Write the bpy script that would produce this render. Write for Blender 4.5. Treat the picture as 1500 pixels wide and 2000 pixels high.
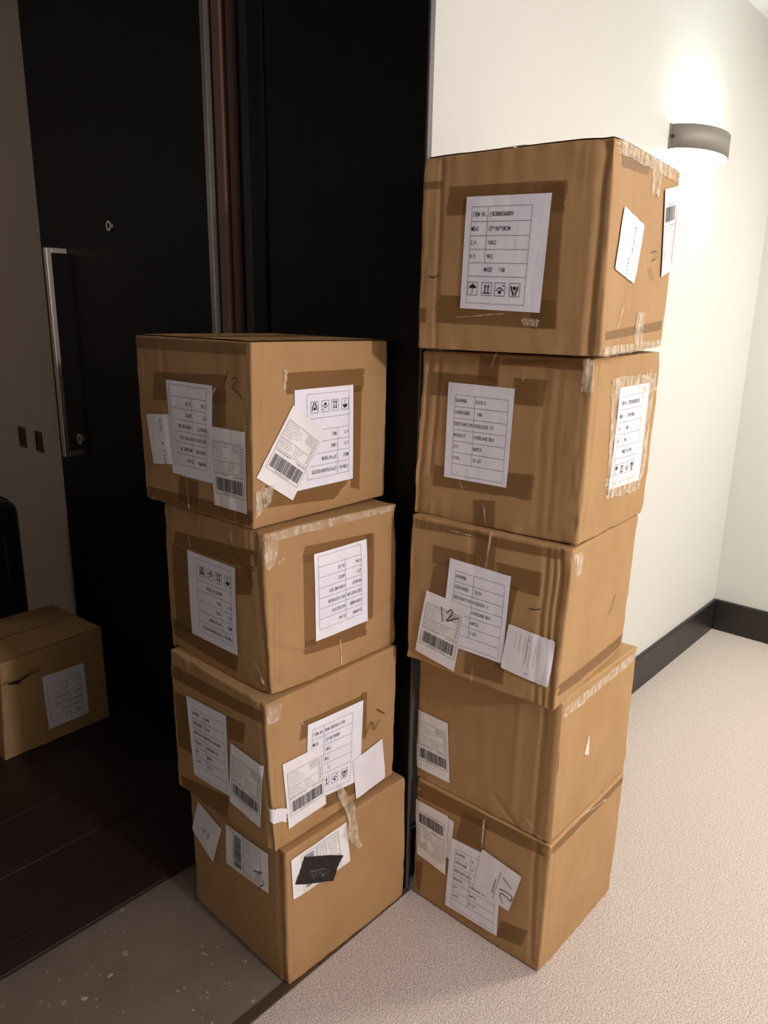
import bpy, bmesh, math, random
import numpy as np
from mathutils import Vector, Matrix

for o in list(bpy.data.objects):
    bpy.data.objects.remove(o, do_unlink=True)
scene = bpy.context.scene
COL = scene.collection

# ------------------------------------------------------------------ camera
cam_data = bpy.data.cameras.new('camera')
cam_data.sensor_fit = 'VERTICAL'
cam_data.sensor_height = 36.0
cam_data.lens = 1457.0 / 2000.0 * 36.0
cam_data.clip_start = 0.02
cam = bpy.data.objects.new('camera', cam_data)
COL.objects.link(cam)
_r = Vector((0.6722459, -0.74015231, 0.01612482))
_u = Vector((0.18101323, 0.18544747, 0.96583821))
_f = Vector((0.71785769, 0.64636197, -0.25864366))
cam.matrix_world = Matrix(((_r.x, _u.x, -_f.x, 0.0), (_r.y, _u.y, -_f.y, 0.0), (_r.z, _u.z, -_f.z, 1.5461), (0, 0, 0, 1)))
scene.camera = cam

# ------------------------------------------------------------------ world, lamps, exposure
world = bpy.data.worlds.new('world')
scene.world = world
world.use_nodes = True
world.node_tree.nodes['Background'].inputs[0].default_value = (0.5, 0.5, 0.55, 1)
world.node_tree.nodes['Background'].inputs[1].default_value = 0.02
vs = scene.view_settings
vs.view_transform = 'Standard'
vs.look = 'None'
vs.gamma = 1.0
vs.use_curve_mapping = False
vs.exposure = 0.0


def lamp(name, kind, loc, energy, color, size, target=None):
    d = bpy.data.lights.new(name, kind)
    d.energy = energy
    d.color = color
    if kind == 'AREA':
        d.shape = 'DISK'
        d.size = size
    else:
        d.shadow_soft_size = size
    o = bpy.data.objects.new(name, d)
    COL.objects.link(o)
    o.location = loc
    if target is not None:
        o.rotation_euler = (Vector(target) - Vector(loc)).to_track_quat('-Z', 'Y').to_euler()
    return o


# the lobby's other lamps, on the far side behind the photographer
lamp('lobby_wall_lamp', 'POINT', (0.92, -2.2, 1.95), 190.0, (1.0, 0.92, 0.96), 0.07)
lamp('corridor_ceiling_lamp', 'AREA', (-2.2, -0.6, 2.62), 15.0, (1.0, 0.93, 0.92), 0.35, (-2.2, -0.6, 0))
# the next lamp along the corridor ceiling, right of the frame
lamp('corridor_ceiling_lamp', 'AREA', (3.15, -0.45, 2.62), 48.0, (1.0, 0.98, 0.90), 0.35, (3.15, -0.45, 0))
# a weak lamp deeper in the apartment
lamp('apartment_lamp', 'POINT', (-1.3, 4.5, 2.2), 15.0, (1.0, 0.93, 0.88), 0.12)
SCONCE_STRENGTH = 22.0
SCONCE_COLOR = (0.78, 1.0, 1.0)

# ------------------------------------------------------------------ measured cartons, labels, pen strokes, tape
BOX = {
 'L1': {'o': [0.9096, 1.1729, 1.1124], 'yaw': 0.03714, 'A': 0.394, 'B': 0.4093, 'H': 0.3737, 'tx': -0.00312, 'ty': 0.00308, 'off': [[-0.0013, 0.0019, 0.0009], [0.0011, -0.0009, 0.0009], [0.0001, -0.0008, -0.0018], [0.0013, -0.0018, -0.0008], [-0.0012, 0.0015, 0.0001], [0.0002, 0.0002, 0.0012]]},
 'L2': {'o': [0.9072, 1.136, 0.7443], 'yaw': -0.022, 'A': 0.3902, 'B': 0.3948, 'H': 0.3664, 'tx': -0.00211, 'ty': -0.01532, 'off': [[0, 0, 0], [-0.0016, 0.0025, 0.0021], [-0.0015, -0.0002, -0.0048], [-0.0008, 0.0003, -0.0017], [0.0026, -0.0021, 0.0016], [0.0012, -0.0011, 0.0005]]},
 'L3': {'o': [0.8904, 1.1189, 0.3717], 'yaw': -0.01069, 'A': 0.3806, 'B': 0.4064, 'H': 0.3724, 'tx': 0.00899, 'ty': -0.00414, 'off': [[0.0013, -0.0001, 0.0033], [-0.0036, 0.0032, -0.0016], [0.0016, -0.0022, -0.0012], [-0.0013, 0.0, -0.0034], [0.0037, -0.0033, 0.0017], [-0.0014, 0.002, 0.0013]]},
 'L4': {'o': [0.9117, 1.0984, 0.0001], 'yaw': -0.02409, 'A': 0.392, 'B': 0.404, 'H': 0.3711, 'tx': 0.00322, 'ty': -0.0015, 'off': [[0, 0, 0], [0, 0, 0], [-0.0006, 0.0006, -0.0001], [0.0002, -0.0001, 0.0001], [-0.0002, 0.0001, -0.0005], [0.0009, -0.0007, 0.0007]]},
 'R1': {'o': [1.2985, 0.6455, 1.4737], 'yaw': 0.12248, 'A': 0.3918, 'B': 0.4105, 'H': 0.3694, 'tx': 0.00985, 'ty': -5e-05, 'off': [[0.0018, -0.0021, 0.0008], [-0.0012, 0.0019, 0.0005], [-0.0005, -0.0, -0.0015], [-0.0019, 0.0027, -0.0001], [0.0011, -0.0021, -0.0011], [0.0015, -0.0, 0.0044]]},
 'R2': {'o': [1.3313, 0.6719, 1.0936], 'yaw': 0.082, 'A': 0.4019, 'B': 0.3912, 'H': 0.3754, 'tx': -0.0062, 'ty': 0.00465, 'off': [[0.0016, -0.004, -0.0042], [0.0003, -0.0007, -0.0007], [0.0009, 0.0003, 0.0035], [-0.0027, 0.0041, 0.0012], [-0.0, 0.0005, 0.0011], [-0.0009, 0.0001, -0.0026]]},
 'R3': {'o': [1.3094, 0.677, 0.7315], 'yaw': 0.09273, 'A': 0.3924, 'B': 0.3972, 'H': 0.3604, 'tx': -0.00639, 'ty': 0.01524, 'off': [[-0.0009, 0.0012, 0.0001], [0.0024, -0.0029, 0.0008], [-0.0017, 0.0004, -0.0042], [0.0017, -0.0016, 0.0016], [-0.0028, 0.0029, -0.0021], [0.001, 0.0, 0.0032]]},
 'R4': {'o': [1.352, 0.6873, 0.3651], 'yaw': 0.00809, 'A': 0.3972, 'B': 0.3941, 'H': 0.3667, 'tx': -0.00399, 'ty': -0.00321, 'off': [[0, 0, 0], [0, 0, 0], [-0.0, -0.0002, -0.0005], [-0.0009, 0.0004, -0.0014], [0.0005, 0.0002, 0.0021], [0.0002, -0.0006, -0.0012]]},
 'R5': {'o': [1.3454, 0.6825, -0.0002], 'yaw': 0.00584, 'A': 0.3964, 'B': 0.3857, 'H': 0.3659, 'tx': -0.00255, 'ty': 0.00275, 'off': [[-0.0008, -0.0004, -0.0032], [0.0001, -0.0004, -0.0009], [0.0018, -0.0005, 0.0038], [0.0003, 0.0006, 0.0023], [0.0006, 0.0003, 0.0022], [-0.0023, 0.0006, -0.005]]},
 'I1': {'o': [0.8339, 2.5053, 0.0001], 'yaw': 0.06649, 'A': 0.37, 'B': 0.3931, 'H': 0.3768, 'tx': -0.01177, 'ty': 0.00323, 'off': [[0, 0, 0], [0.0061, -0.0082, -0.001], [-0.0019, 0.0047, 0.0054], [0, 0, 0], [-0.0066, 0.0087, 0.0005], [0.0023, -0.0048, -0.0044]]},
}
LABELS = [
 ('R1', 'A', 'item', 0, [[0.1046, 0.2907], [0.2816, 0.2859], [0.2717, 0.0766], [0.0998, 0.0829]]),
 ('R1', 'B', 'sticker_v', 0, [[0.0617, 0.2642], [0.1803, 0.2413], [0.149, 0.131], [0.033, 0.1551]]),
 ('R1', 'B', 'way', 180, [[0.2983, 0.3205], [0.393, 0.3390], [0.393, 0.1630], [0.3260, 0.1496]]),
 ('R2', 'A', 'ship', 0, [[0.0755, 0.31], [0.2367, 0.3069], [0.2349, 0.0963], [0.0784, 0.0975]]),
 ('R2', 'B', 'item', 0, [[0.1376, 0.311], [0.3197, 0.31], [0.3226, 0.0891], [0.1321, 0.0964]]),
 ('R3', 'A', 'ship', 0, [[0.1102, 0.2798], [0.2635, 0.2737], [0.2609, 0.0701], [0.0995, 0.0709]]),
 ('R3', 'A', 'way', 0, [[0.053, 0.1873], [0.1615, 0.1766], [0.1392, 0.0084], [0.0266, 0.0264]]),
 ('R3', 'A', 'sticker_v', 0, [[0.269, 0.1684], [0.3777, 0.1578], [0.372, 0.0501], [0.2592, 0.0609]]),
 ('R4', 'A', 'way', 0, [[-0.0093, 0.1958], [0.0982, 0.1943], [0.1113, 0.0297], [0.0041, 0.0294]]),
 ('R5', 'A', 'sticker_v', 0, [[0.0897, 0.301], [0.1293, 0.297], [0.1209, 0.1793], [0.084, 0.1805]]),
 ('R5', 'A', 'way', 180, [[0.0008, 0.3013], [0.1093, 0.305], [0.1105, 0.1232], [0.0129, 0.1349]]),
 ('R5', 'A', 'ship', 0, [[0.1238, 0.2489], [0.2767, 0.2587], [0.276, 0.0376], [0.1137, 0.0297]]),
 ('R5', 'A', 'sticker_v', 0, [[0.2191, 0.268], [0.3334, 0.252], [0.305, 0.1335], [0.1994, 0.1387]]),
 ('L1', 'A', 'ship', 180, [[0.1144, 0.2836], [0.2758, 0.2825], [0.2639, 0.0766], [0.1187, 0.0781]]),
 ('L1', 'A', 'sticker_v', 0, [[0.0302, 0.201], [0.1355, 0.2102], [0.1461, 0.1006], [0.0452, 0.0887]]),
 ('L1', 'A', 'way', 0, [[0.2608, 0.1992], [0.3756, 0.1985], [0.3787, 0.0307], [0.2701, 0.0318]]),
 ('L1', 'B', 'item', 180, [[0.1104, 0.2761], [0.2879, 0.2782], [0.2921, 0.0624], [0.1093, 0.0619]]),
 ('L1', 'B', 'way', 0, [[0.106, 0.246], [0.2025, 0.1796], [0.1033, 0.0439], [0.0062, 0.1079]]),
 ('L2', 'A', 'item', 180, [[0.1044, 0.2719], [0.2916, 0.2702], [0.2824, 0.0651], [0.1035, 0.0658]]),
 ('L2', 'B', 'ship', 180, [[0.1286, 0.2954], [0.2907, 0.2988], [0.2915, 0.0947], [0.1263, 0.0925]]),
 ('L3', 'A', 'ship', 0, [[0.0714, 0.2774], [0.2342, 0.2893], [0.23, 0.0763], [0.0837, 0.0675]]),
 ('L3', 'A', 'way', 0, [[0.2493, 0.228], [0.3636, 0.2177], [0.3386, 0.0467], [0.2268, 0.0636]]),
 ('L3', 'B', 'item', 0, [[0.11, 0.2797], [0.2843, 0.2711], [0.2736, 0.0538], [0.0941, 0.0802]]),
 ('L3', 'B', 'way', 0, [[0.0343, 0.2152], [0.1489, 0.2131], [0.1561, 0.0493], [0.0409, 0.0441]]),
 ('L3', 'B', 'blank', 0, [[0.247, 0.1206], [0.3531, 0.1343], [0.3696, 0.0124], [0.2587, 0.0056]]),
 ('L4', 'A', 'sticker_v', 0, [[0.0431, 0.3293], [0.1475, 0.3054], [0.0996, 0.1794], [0.0021, 0.2254]]),
 ('L4', 'A', 'way', 90, [[0.1666, 0.3306], [0.3325, 0.3396], [0.3317, 0.2304], [0.1628, 0.2169]]),
 ('L4', 'B', 'way', 90, [[0.0133, 0.3486], [0.1856, 0.3565], [0.1973, 0.2381], [0.0196, 0.2375]]),
 ('L4', 'B', 'black', 0, [[0.0524, 0.3363], [0.1682, 0.2762], [0.139, 0.2174], [0.0236, 0.2772]]),
 ('I1', 'B', 'ship', 180, [[0.1431, 0.2724], [0.3046, 0.2676], [0.3093, 0.0643], [0.1558, 0.0602]]),
 ('L3', 'B', 'wpatch', 0, [[-0.0122, 0.1249], [0.0386, 0.1023], [0.0349, 0.068], [-0.0038, 0.0846]]),
]
INK = [
 ('R1', 'A', [[0.0233, 0.1458], [0.0357, 0.1426], [0.0499, 0.1494]]),
 ('R1', 'B', [[0.2419, 0.1957], [0.2693, 0.1983], [0.2765, 0.1876], [0.2477, 0.1782]]),
 ('R1', 'B', [[0.2347, 0.1647], [0.2634, 0.1415]]),
 ('R3', 'A', [[0.3127, 0.2149], [0.3267, 0.2165], [0.3367, 0.2204]]),
 ('R3', 'A', [[0.097, 0.1599], [0.102, 0.1232]]),
 ('R3', 'A', [[0.1104, 0.146], [0.1234, 0.1597], [0.1268, 0.1494], [0.1128, 0.1302], [0.1197, 0.1309], [0.1396, 0.143], [0.1465, 0.1413]]),
 ('R3', 'B', [[0.2841, 0.1862], [0.2721, 0.1611], [0.2557, 0.1402]]),
 ('R5', 'A', [[0.2839, 0.2208], [0.31, 0.2035]]),
 ('R5', 'A', [[0.2763, 0.1828], [0.2924, 0.1851], [0.3116, 0.1819], [0.3084, 0.1663], [0.2963, 0.1723], [0.2786, 0.1705], [0.2879, 0.1456]]),
 ('L1', 'A', [[0.331, 0.3148], [0.3152, 0.2825]]),
 ('L1', 'A', [[0.3398, 0.2984], [0.3525, 0.3043], [0.3553, 0.2965], [0.3408, 0.2844], [0.35, 0.2791], [0.3608, 0.274], [0.3698, 0.2657]]),
 ('L3', 'B', [[0.2898, 0.1747], [0.3113, 0.2007], [0.3206, 0.1751], [0.3407, 0.1951]]),
 ('L3', 'B', [[0.3291, 0.2287], [0.3591, 0.203]]),
 ('L4', 'A', [[0.2763, 0.2625], [0.3105, 0.2759]]),
 ('L4', 'A', [[0.3027, 0.2769], [0.2981, 0.2627]]),
 ('L4', 'A', [[0.3095, 0.2553], [0.315, 0.2472], [0.3006, 0.2325], [0.298, 0.2192]]),
]
TAPES = [
('R1','A','b',[[0.0641,0.3122],[0.3107,0.3057],[0.3067,0.2536],[0.0584,0.2588]]),
('R1','A','b',[[0.2604,0.3021],[0.3047,0.3022],[0.3054,0.0484],[0.2527,0.0489]]),
('R1','A','b',[[0.0508,0.1085],[0.3027,0.099],[0.3031,0.0473],[0.0462,0.0537]]),
('R1','A','b',[[0.003,0.325],[0.0469,0.3242],[0.0453,0.3098],[0.0027,0.3105]]),
('R1','A','b',[[-0.0014,0.0816],[0.0216,0.0819],[0.02,0.0531],[-0.0021,0.0525]]),
('R1','B','f',[[0.0163,0.3674],[0.4105,0.3694],[0.4095,0.3446],[0.0252,0.3447]]),
('R1','B','f',[[0.21,0.3738],[0.2739,0.3757],[0.2641,0.3036],[0.2103,0.3003]]),
('R1','B','f',[[0.0015,0.0171],[0.4043,0.0163],[0.4047,-0.0067],[0.0105,0.0012]]),
('R1','B','f',[[0.1839,0.0775],[0.2385,0.077],[0.2449,0.0124],[0.1897,0.0129]]),
('R1','B','b',[[0.0369,0.3498],[0.1958,0.3571],[0.1844,0.332],[0.0426,0.3276]]),
('R1','B','b',[[0.0172,0.0449],[0.3853,0.0576],[0.3914,0.0372],[0.0152,0.0296]]),
('R2','A','b',[[0.0296,0.3296],[0.1942,0.3283],[0.1979,0.286],[0.028,0.2773]]),
('R2','A','b',[[0.2324,0.3285],[0.3076,0.3291],[0.3016,0.2756],[0.2372,0.2743]]),
('R2','A','b',[[0.1489,0.3705],[0.1979,0.3684],[0.1955,0.3136],[0.1482,0.319]]),
('R2','A','b',[[0.0507,0.1208],[0.2966,0.1333],[0.2947,0.0783],[0.0487,0.0725]]),
('R2','A','b',[[0.1569,0.057],[0.211,0.0639],[0.2147,0.0022],[0.1612,0.0035]]),
('R2','A','b',[[0.2029,0.3665],[0.3787,0.3697],[0.3806,0.3512],[0.2016,0.3539]]),
('R2','B','f',[[0.0919,0.3334],[0.3618,0.329],[0.3698,0.2874],[0.0956,0.3006]]),
('R2','B','f',[[0.2796,0.329],[0.3626,0.3267],[0.3508,0.0981],[0.294,0.1042]]),
('R2','B','f',[[0.1107,0.123],[0.3264,0.1089],[0.3269,0.0655],[0.1285,0.078]]),
('R2','B','f',[[0.095,0.3027],[0.1457,0.3031],[0.1588,0.1155],[0.1238,0.1166]]),
('R2','A','f',[[0.3805,0.3725],[0.4024,0.3716],[0.4035,0.3098],[0.3805,0.3113]]),
('R3','A','b',[[0.1725,0.3496],[0.2199,0.3518],[0.2224,0.2772],[0.1715,0.2808]]),
('R3','A','b',[[0.0636,0.3006],[0.1742,0.3012],[0.1748,0.2658],[0.0637,0.2554]]),
('R3','A','b',[[0.2247,0.2972],[0.3314,0.2979],[0.3316,0.2453],[0.2416,0.2469]]),
('R3','A','b',[[0.0664,0.2478],[0.1103,0.2786],[0.0963,0.0521],[0.0427,0.0481]]),
('R3','A','b',[[0.2489,0.2565],[0.2816,0.2533],[0.2677,0.1473],[0.2466,0.149]]),
('R3','A','b',[[0.1651,0.0742],[0.2673,0.0661],[0.2674,0.0206],[0.165,0.0143]]),
('R3','A','b',[[0.0126,0.3514],[0.2033,0.3541],[0.2024,0.3405],[0.011,0.3306]]),
('R3','A','b',[[0.2159,0.351],[0.3697,0.3525],[0.3682,0.3341],[0.2178,0.3284]]),
('R3','B','f',[[0.0059,0.3526],[0.049,0.3444],[0.0518,0.2973],[0.0132,0.3]]),
('R3','B','b',[[0.0003,0.0589],[0.3898,0.0436],[0.3997,0.0111],[-0.0044,0.0292]]),
('R4','B','f',[[0.0161,0.3448],[0.3975,0.3606],[0.3988,0.3334],[0.0137,0.32]]),
('R5','A','b',[[0.0033,0.3584],[0.3974,0.3659],[0.3978,0.3351],[0.0022,0.312]]),
('R5','A','b',[[0.1536,0.3413],[0.2267,0.3439],[0.222,0.2598],[0.1368,0.254]]),
('R5','A','b',[[0.2853,0.0889],[0.3586,0.1062],[0.3436,0.0488],[0.2738,0.0329]]),
('R5','A','b',[[0.0102,0.1109],[0.0344,0.1137],[0.0265,0.0114],[0.0088,0.0236]]),
('R5','B','b',[[0.0063,0.3615],[0.3786,0.3588],[0.3831,0.3409],[0.0096,0.3403]]),
('L1','A','b',[[0.0726,0.2969],[0.3172,0.3069],[0.3145,0.2478],[0.0581,0.2351]]),
('L1','A','b',[[0.279,0.2736],[0.3187,0.273],[0.3153,0.1994],[0.2686,0.2022]]),
('L1','A','b',[[0.1436,0.0739],[0.2138,0.072],[0.2061,0.0152],[0.1308,0.015]]),
('L1','A','b',[[0.0066,0.3711],[0.3802,0.3709],[0.3795,0.3475],[0.0046,0.3452]]),
('L1','A','b',[[0.0054,0.03],[0.3916,0.0406],[0.3907,0.0062],[0.0096,0.0008]]),
('L1','B','b',[[0.0884,0.3121],[0.3272,0.3131],[0.322,0.2595],[0.0881,0.2699]]),
('L1','B','b',[[0.2832,0.2746],[0.3183,0.2748],[0.3174,0.0313],[0.2876,0.0409]]),
('L1','B','b',[[0.029,0.0879],[0.2808,0.0602],[0.2308,0.0237],[0.0181,0.0416]]),
('L1','B','f',[[0.0807,0.32],[0.0937,0.3176],[0.0893,0.291],[0.0821,0.2971]]),
('L1','B','f',[[0.0062,0.0817],[0.0548,0.0877],[0.0439,0.0531],[0.0051,0.024]]),
('L2','A','b',[[0.0544,0.3065],[0.3643,0.3225],[0.3545,0.276],[0.0432,0.2753]]),
('L2','A','b',[[0.2881,0.2721],[0.3488,0.2785],[0.3409,0.22],[0.2886,0.2104]]),
('L2','A','b',[[0.0355,0.2738],[0.1019,0.275],[0.1004,0.0641],[0.0333,0.0576]]),
('L2','A','b',[[0.0127,0.0785],[0.2821,0.0691],[0.2715,0.0203],[0.0154,0.0346]]),
('L2','B','b',[[0.1056,0.3178],[0.3122,0.3097],[0.3062,0.2731],[0.0991,0.2809]]),
('L2','B','b',[[0.2898,0.3098],[0.3178,0.3044],[0.3102,0.095],[0.287,0.0974]]),
('L2','B','b',[[0.0957,0.1004],[0.287,0.0974],[0.2864,0.0578],[0.0943,0.0684]]),
('L2','B','b',[[0.1,0.2999],[0.1311,0.2972],[0.1275,0.0863],[0.0952,0.0884]]),
('L2','B','f',[[0.0024,0.3635],[0.3906,0.367],[0.3889,0.3511],[0.0013,0.3458]]),
('L2','B','f',[[0.0015,0.3493],[0.0383,0.3459],[0.0221,0.2941],[0.002,0.2876]]),
('L3','A','b',[[0.0073,0.3351],[0.3662,0.353],[0.3632,0.323],[0.0069,0.2989]]),
('L3','A','b',[[0.0106,0.2639],[0.0874,0.2751],[0.0852,0.123],[0.0172,0.1172]]),
('L3','A','b',[[0.2349,0.2901],[0.3061,0.2986],[0.2941,0.2422],[0.2356,0.2339]]),
('L3','A','b',[[0.0159,0.0348],[0.2256,0.0718],[0.2053,0.0009],[0.0276,0.001]]),
('L3','B','b',[[0.0923,0.2939],[0.2837,0.2842],[0.2838,0.2426],[0.0851,0.2498]]),
('L3','B','b',[[0.1503,0.0731],[0.3088,0.0586],[0.2903,0.0186],[0.149,0.0362]]),
('L3','B','b',[[0.278,0.2911],[0.2982,0.2876],[0.2959,0.1619],[0.2779,0.1654]]),
('L3','B','f',[[0.0034,0.3656],[0.0439,0.3609],[0.0322,0.3245],[0.0027,0.3251]]),
('L4','A','f',[[0.1582,0.3328],[0.2423,0.338],[0.238,0.3237],[0.1572,0.3201]]),
('R4','B','w',[[0.1478,0.2182],[0.1530,0.2163],[0.1575,0.1640],[0.1330,0.1760]]),
]
CRINKLES = [
 ('L1', 'A', [0.1689, 0.0776], [0.1763, 0.0069], 0.0044),
 ('L1', 'A', [0.2873, 0.2803], [0.2781, 0.263], 0.0033),
 ('L1', 'B', [0.0867, 0.3185], [0.0822, 0.2778], 0.0066),
 ('L1', 'B', [0.0299, 0.0754], [0.0377, 0.047], 0.0033),
 ('R3', 'A', [0.2072, 0.3564], [0.2024, 0.2811], 0.0044),
 ('R3', 'A', [0.1886, 0.0357], [0.189, -0.004], 0.0055),
 ('R5', 'A', [0.2168, 0.3492], [0.2173, 0.2715], 0.0044),
 ('R1', 'A', [0.0925, 0.0648], [0.2019, 0.0746], 0.0022),
 ('R1', 'A', [0.2372, 0.0599], [0.2709, 0.0569], 0.0132),
 ('R2', 'A', [0.1075, 0.1206], [0.1311, 0.0715], 0.0022),
 ('R2', 'A', [0.2256, 0.0778], [0.2617, 0.0782], 0.0033),
 ('R2', 'A', [0.1855, 0.0515], [0.1925, 0.0119], 0.0033),
 ('R2', 'A', [0.1802, 0.3497], [0.19, 0.3764], 0.0033),
 ('R2', 'A', [0.2539, 0.3226], [0.2607, 0.3487], 0.0022),
 ('L2', 'A', [0.1171, 0.3085], [0.1247, 0.2822], 0.0033),
 ('L2', 'A', [0.2346, 0.2677], [0.2457, 0.2632], 0.0154),
 ('L2', 'A', [0.2802, 0.3461], [0.2835, 0.322], 0.0044),
 ('L2', 'B', [0.2007, 0.0716], [0.2054, 0.0053], 0.0033),
 ('L2', 'B', [0.031, 0.2959], [0.0476, 0.3034], 0.0066),
 ('L3', 'A', [0.0469, 0.2992], [0.0506, 0.2925], 0.0044),
 ('L3', 'B', [0.0917, 0.3006], [0.0968, 0.2855], 0.0055),
 ('R1', 'B', [0.0275, 0.3653], [0.0751, 0.3525], 0.0033),
 ('R1', 'B', [0.1025, 0.0973], [0.0693, 0.0413], 0.0044),
 ('R3', 'A', [0.1062, 0.3439], [0.1582, 0.3428], 0.0022),
 ('R5', 'B', [0.0563, 0.3826], [0.2734, 0.3482], 0.0033),
 ('R4', 'A', [0.3362, 0.0365], [0.3796, 0.0032], 0.0033),
 ('L2', 'A', [0.3434, 0.0726], [0.3657, 0.0201], 0.0044),
]

# ------------------------------------------------------------------ material helpers
def srgb(r, g, b):
    def f(c):
        c /= 255.0
        return c / 12.92 if c <= 0.04045 else ((c + 0.055) / 1.055) ** 2.4
    return (f(r), f(g), f(b), 1.0)


def new_mat(name):
    m = bpy.data.materials.new(name)
    m.use_nodes = True
    nt = m.node_tree
    b = nt.nodes['Principled BSDF']
    return m, nt, b


def N(nt, kind, **kw):
    n = nt.nodes.new(kind)
    for k, v in kw.items():
        if k.startswith('i_'):
            n.inputs[k[2:].replace('_', ' ')].default_value = v
        else:
            setattr(n, k, v)
    return n


def ramp(nt, src, stops):
    r = nt.nodes.new('ShaderNodeValToRGB')
    el = r.color_ramp.elements
    while len(el) < len(stops):
        el.new(0.5)
    for e, (p, c) in zip(el, stops):
        e.position = p
        e.color = c
    nt.links.new(src, r.inputs['Fac'])
    return r.outputs['Color']


def coords(nt, scale=(1, 1, 1)):
    tc = nt.nodes.new('ShaderNodeTexCoord')
    mp = nt.nodes.new('ShaderNodeMapping')
    mp.inputs['Scale'].default_value = scale
    nt.links.new(tc.outputs['Object'], mp.inputs['Vector'])
    return mp.outputs['Vector']


def noise(nt, vec, scale, detail=3.0, rough=0.55):
    n = nt.nodes.new('ShaderNodeTexNoise')
    n.inputs['Scale'].default_value = scale
    n.inputs['Detail'].default_value = detail
    n.inputs['Roughness'].default_value = rough
    nt.links.new(vec, n.inputs['Vector'])
    return n.outputs['Fac']


def mixcol(nt, fac, a, b, mode='MIX'):
    m = nt.nodes.new('ShaderNodeMix')
    m.data_type = 'RGBA'
    m.blend_type = mode
    for sock, v in ((m.inputs[0], fac), (m.inputs[6], a), (m.inputs[7], b)):
        if isinstance(v, (int, float, tuple)):
            sock.default_value = v
        else:
            nt.links.new(v, sock)
    return m.outputs[2]


def math_n(nt, op, a, b=0.0):
    m = nt.nodes.new('ShaderNodeMath')
    m.operation = op
    for s, v in ((m.inputs[0], a), (m.inputs[1], b)):
        if isinstance(v, (int, float)):
            s.default_value = v
        else:
            nt.links.new(v, s)
    return m.outputs[0]


def bump(nt, b, height, strength, dist):
    n = nt.nodes.new('ShaderNodeBump')
    n.inputs['Strength'].default_value = strength
    n.inputs['Distance'].default_value = dist
    nt.links.new(height, n.inputs['Height'])
    nt.links.new(n.outputs['Normal'], b.inputs['Normal'])


def plain(name, col, rough=0.5, metal=0.0, spec=0.5):
    m, nt, b = new_mat(name)
    b.inputs['Base Color'].default_value = col
    b.inputs['Roughness'].default_value = rough
    b.inputs['Metallic'].default_value = metal
    b.inputs['Specular IOR Level'].default_value = spec
    return m


M = {}


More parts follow.
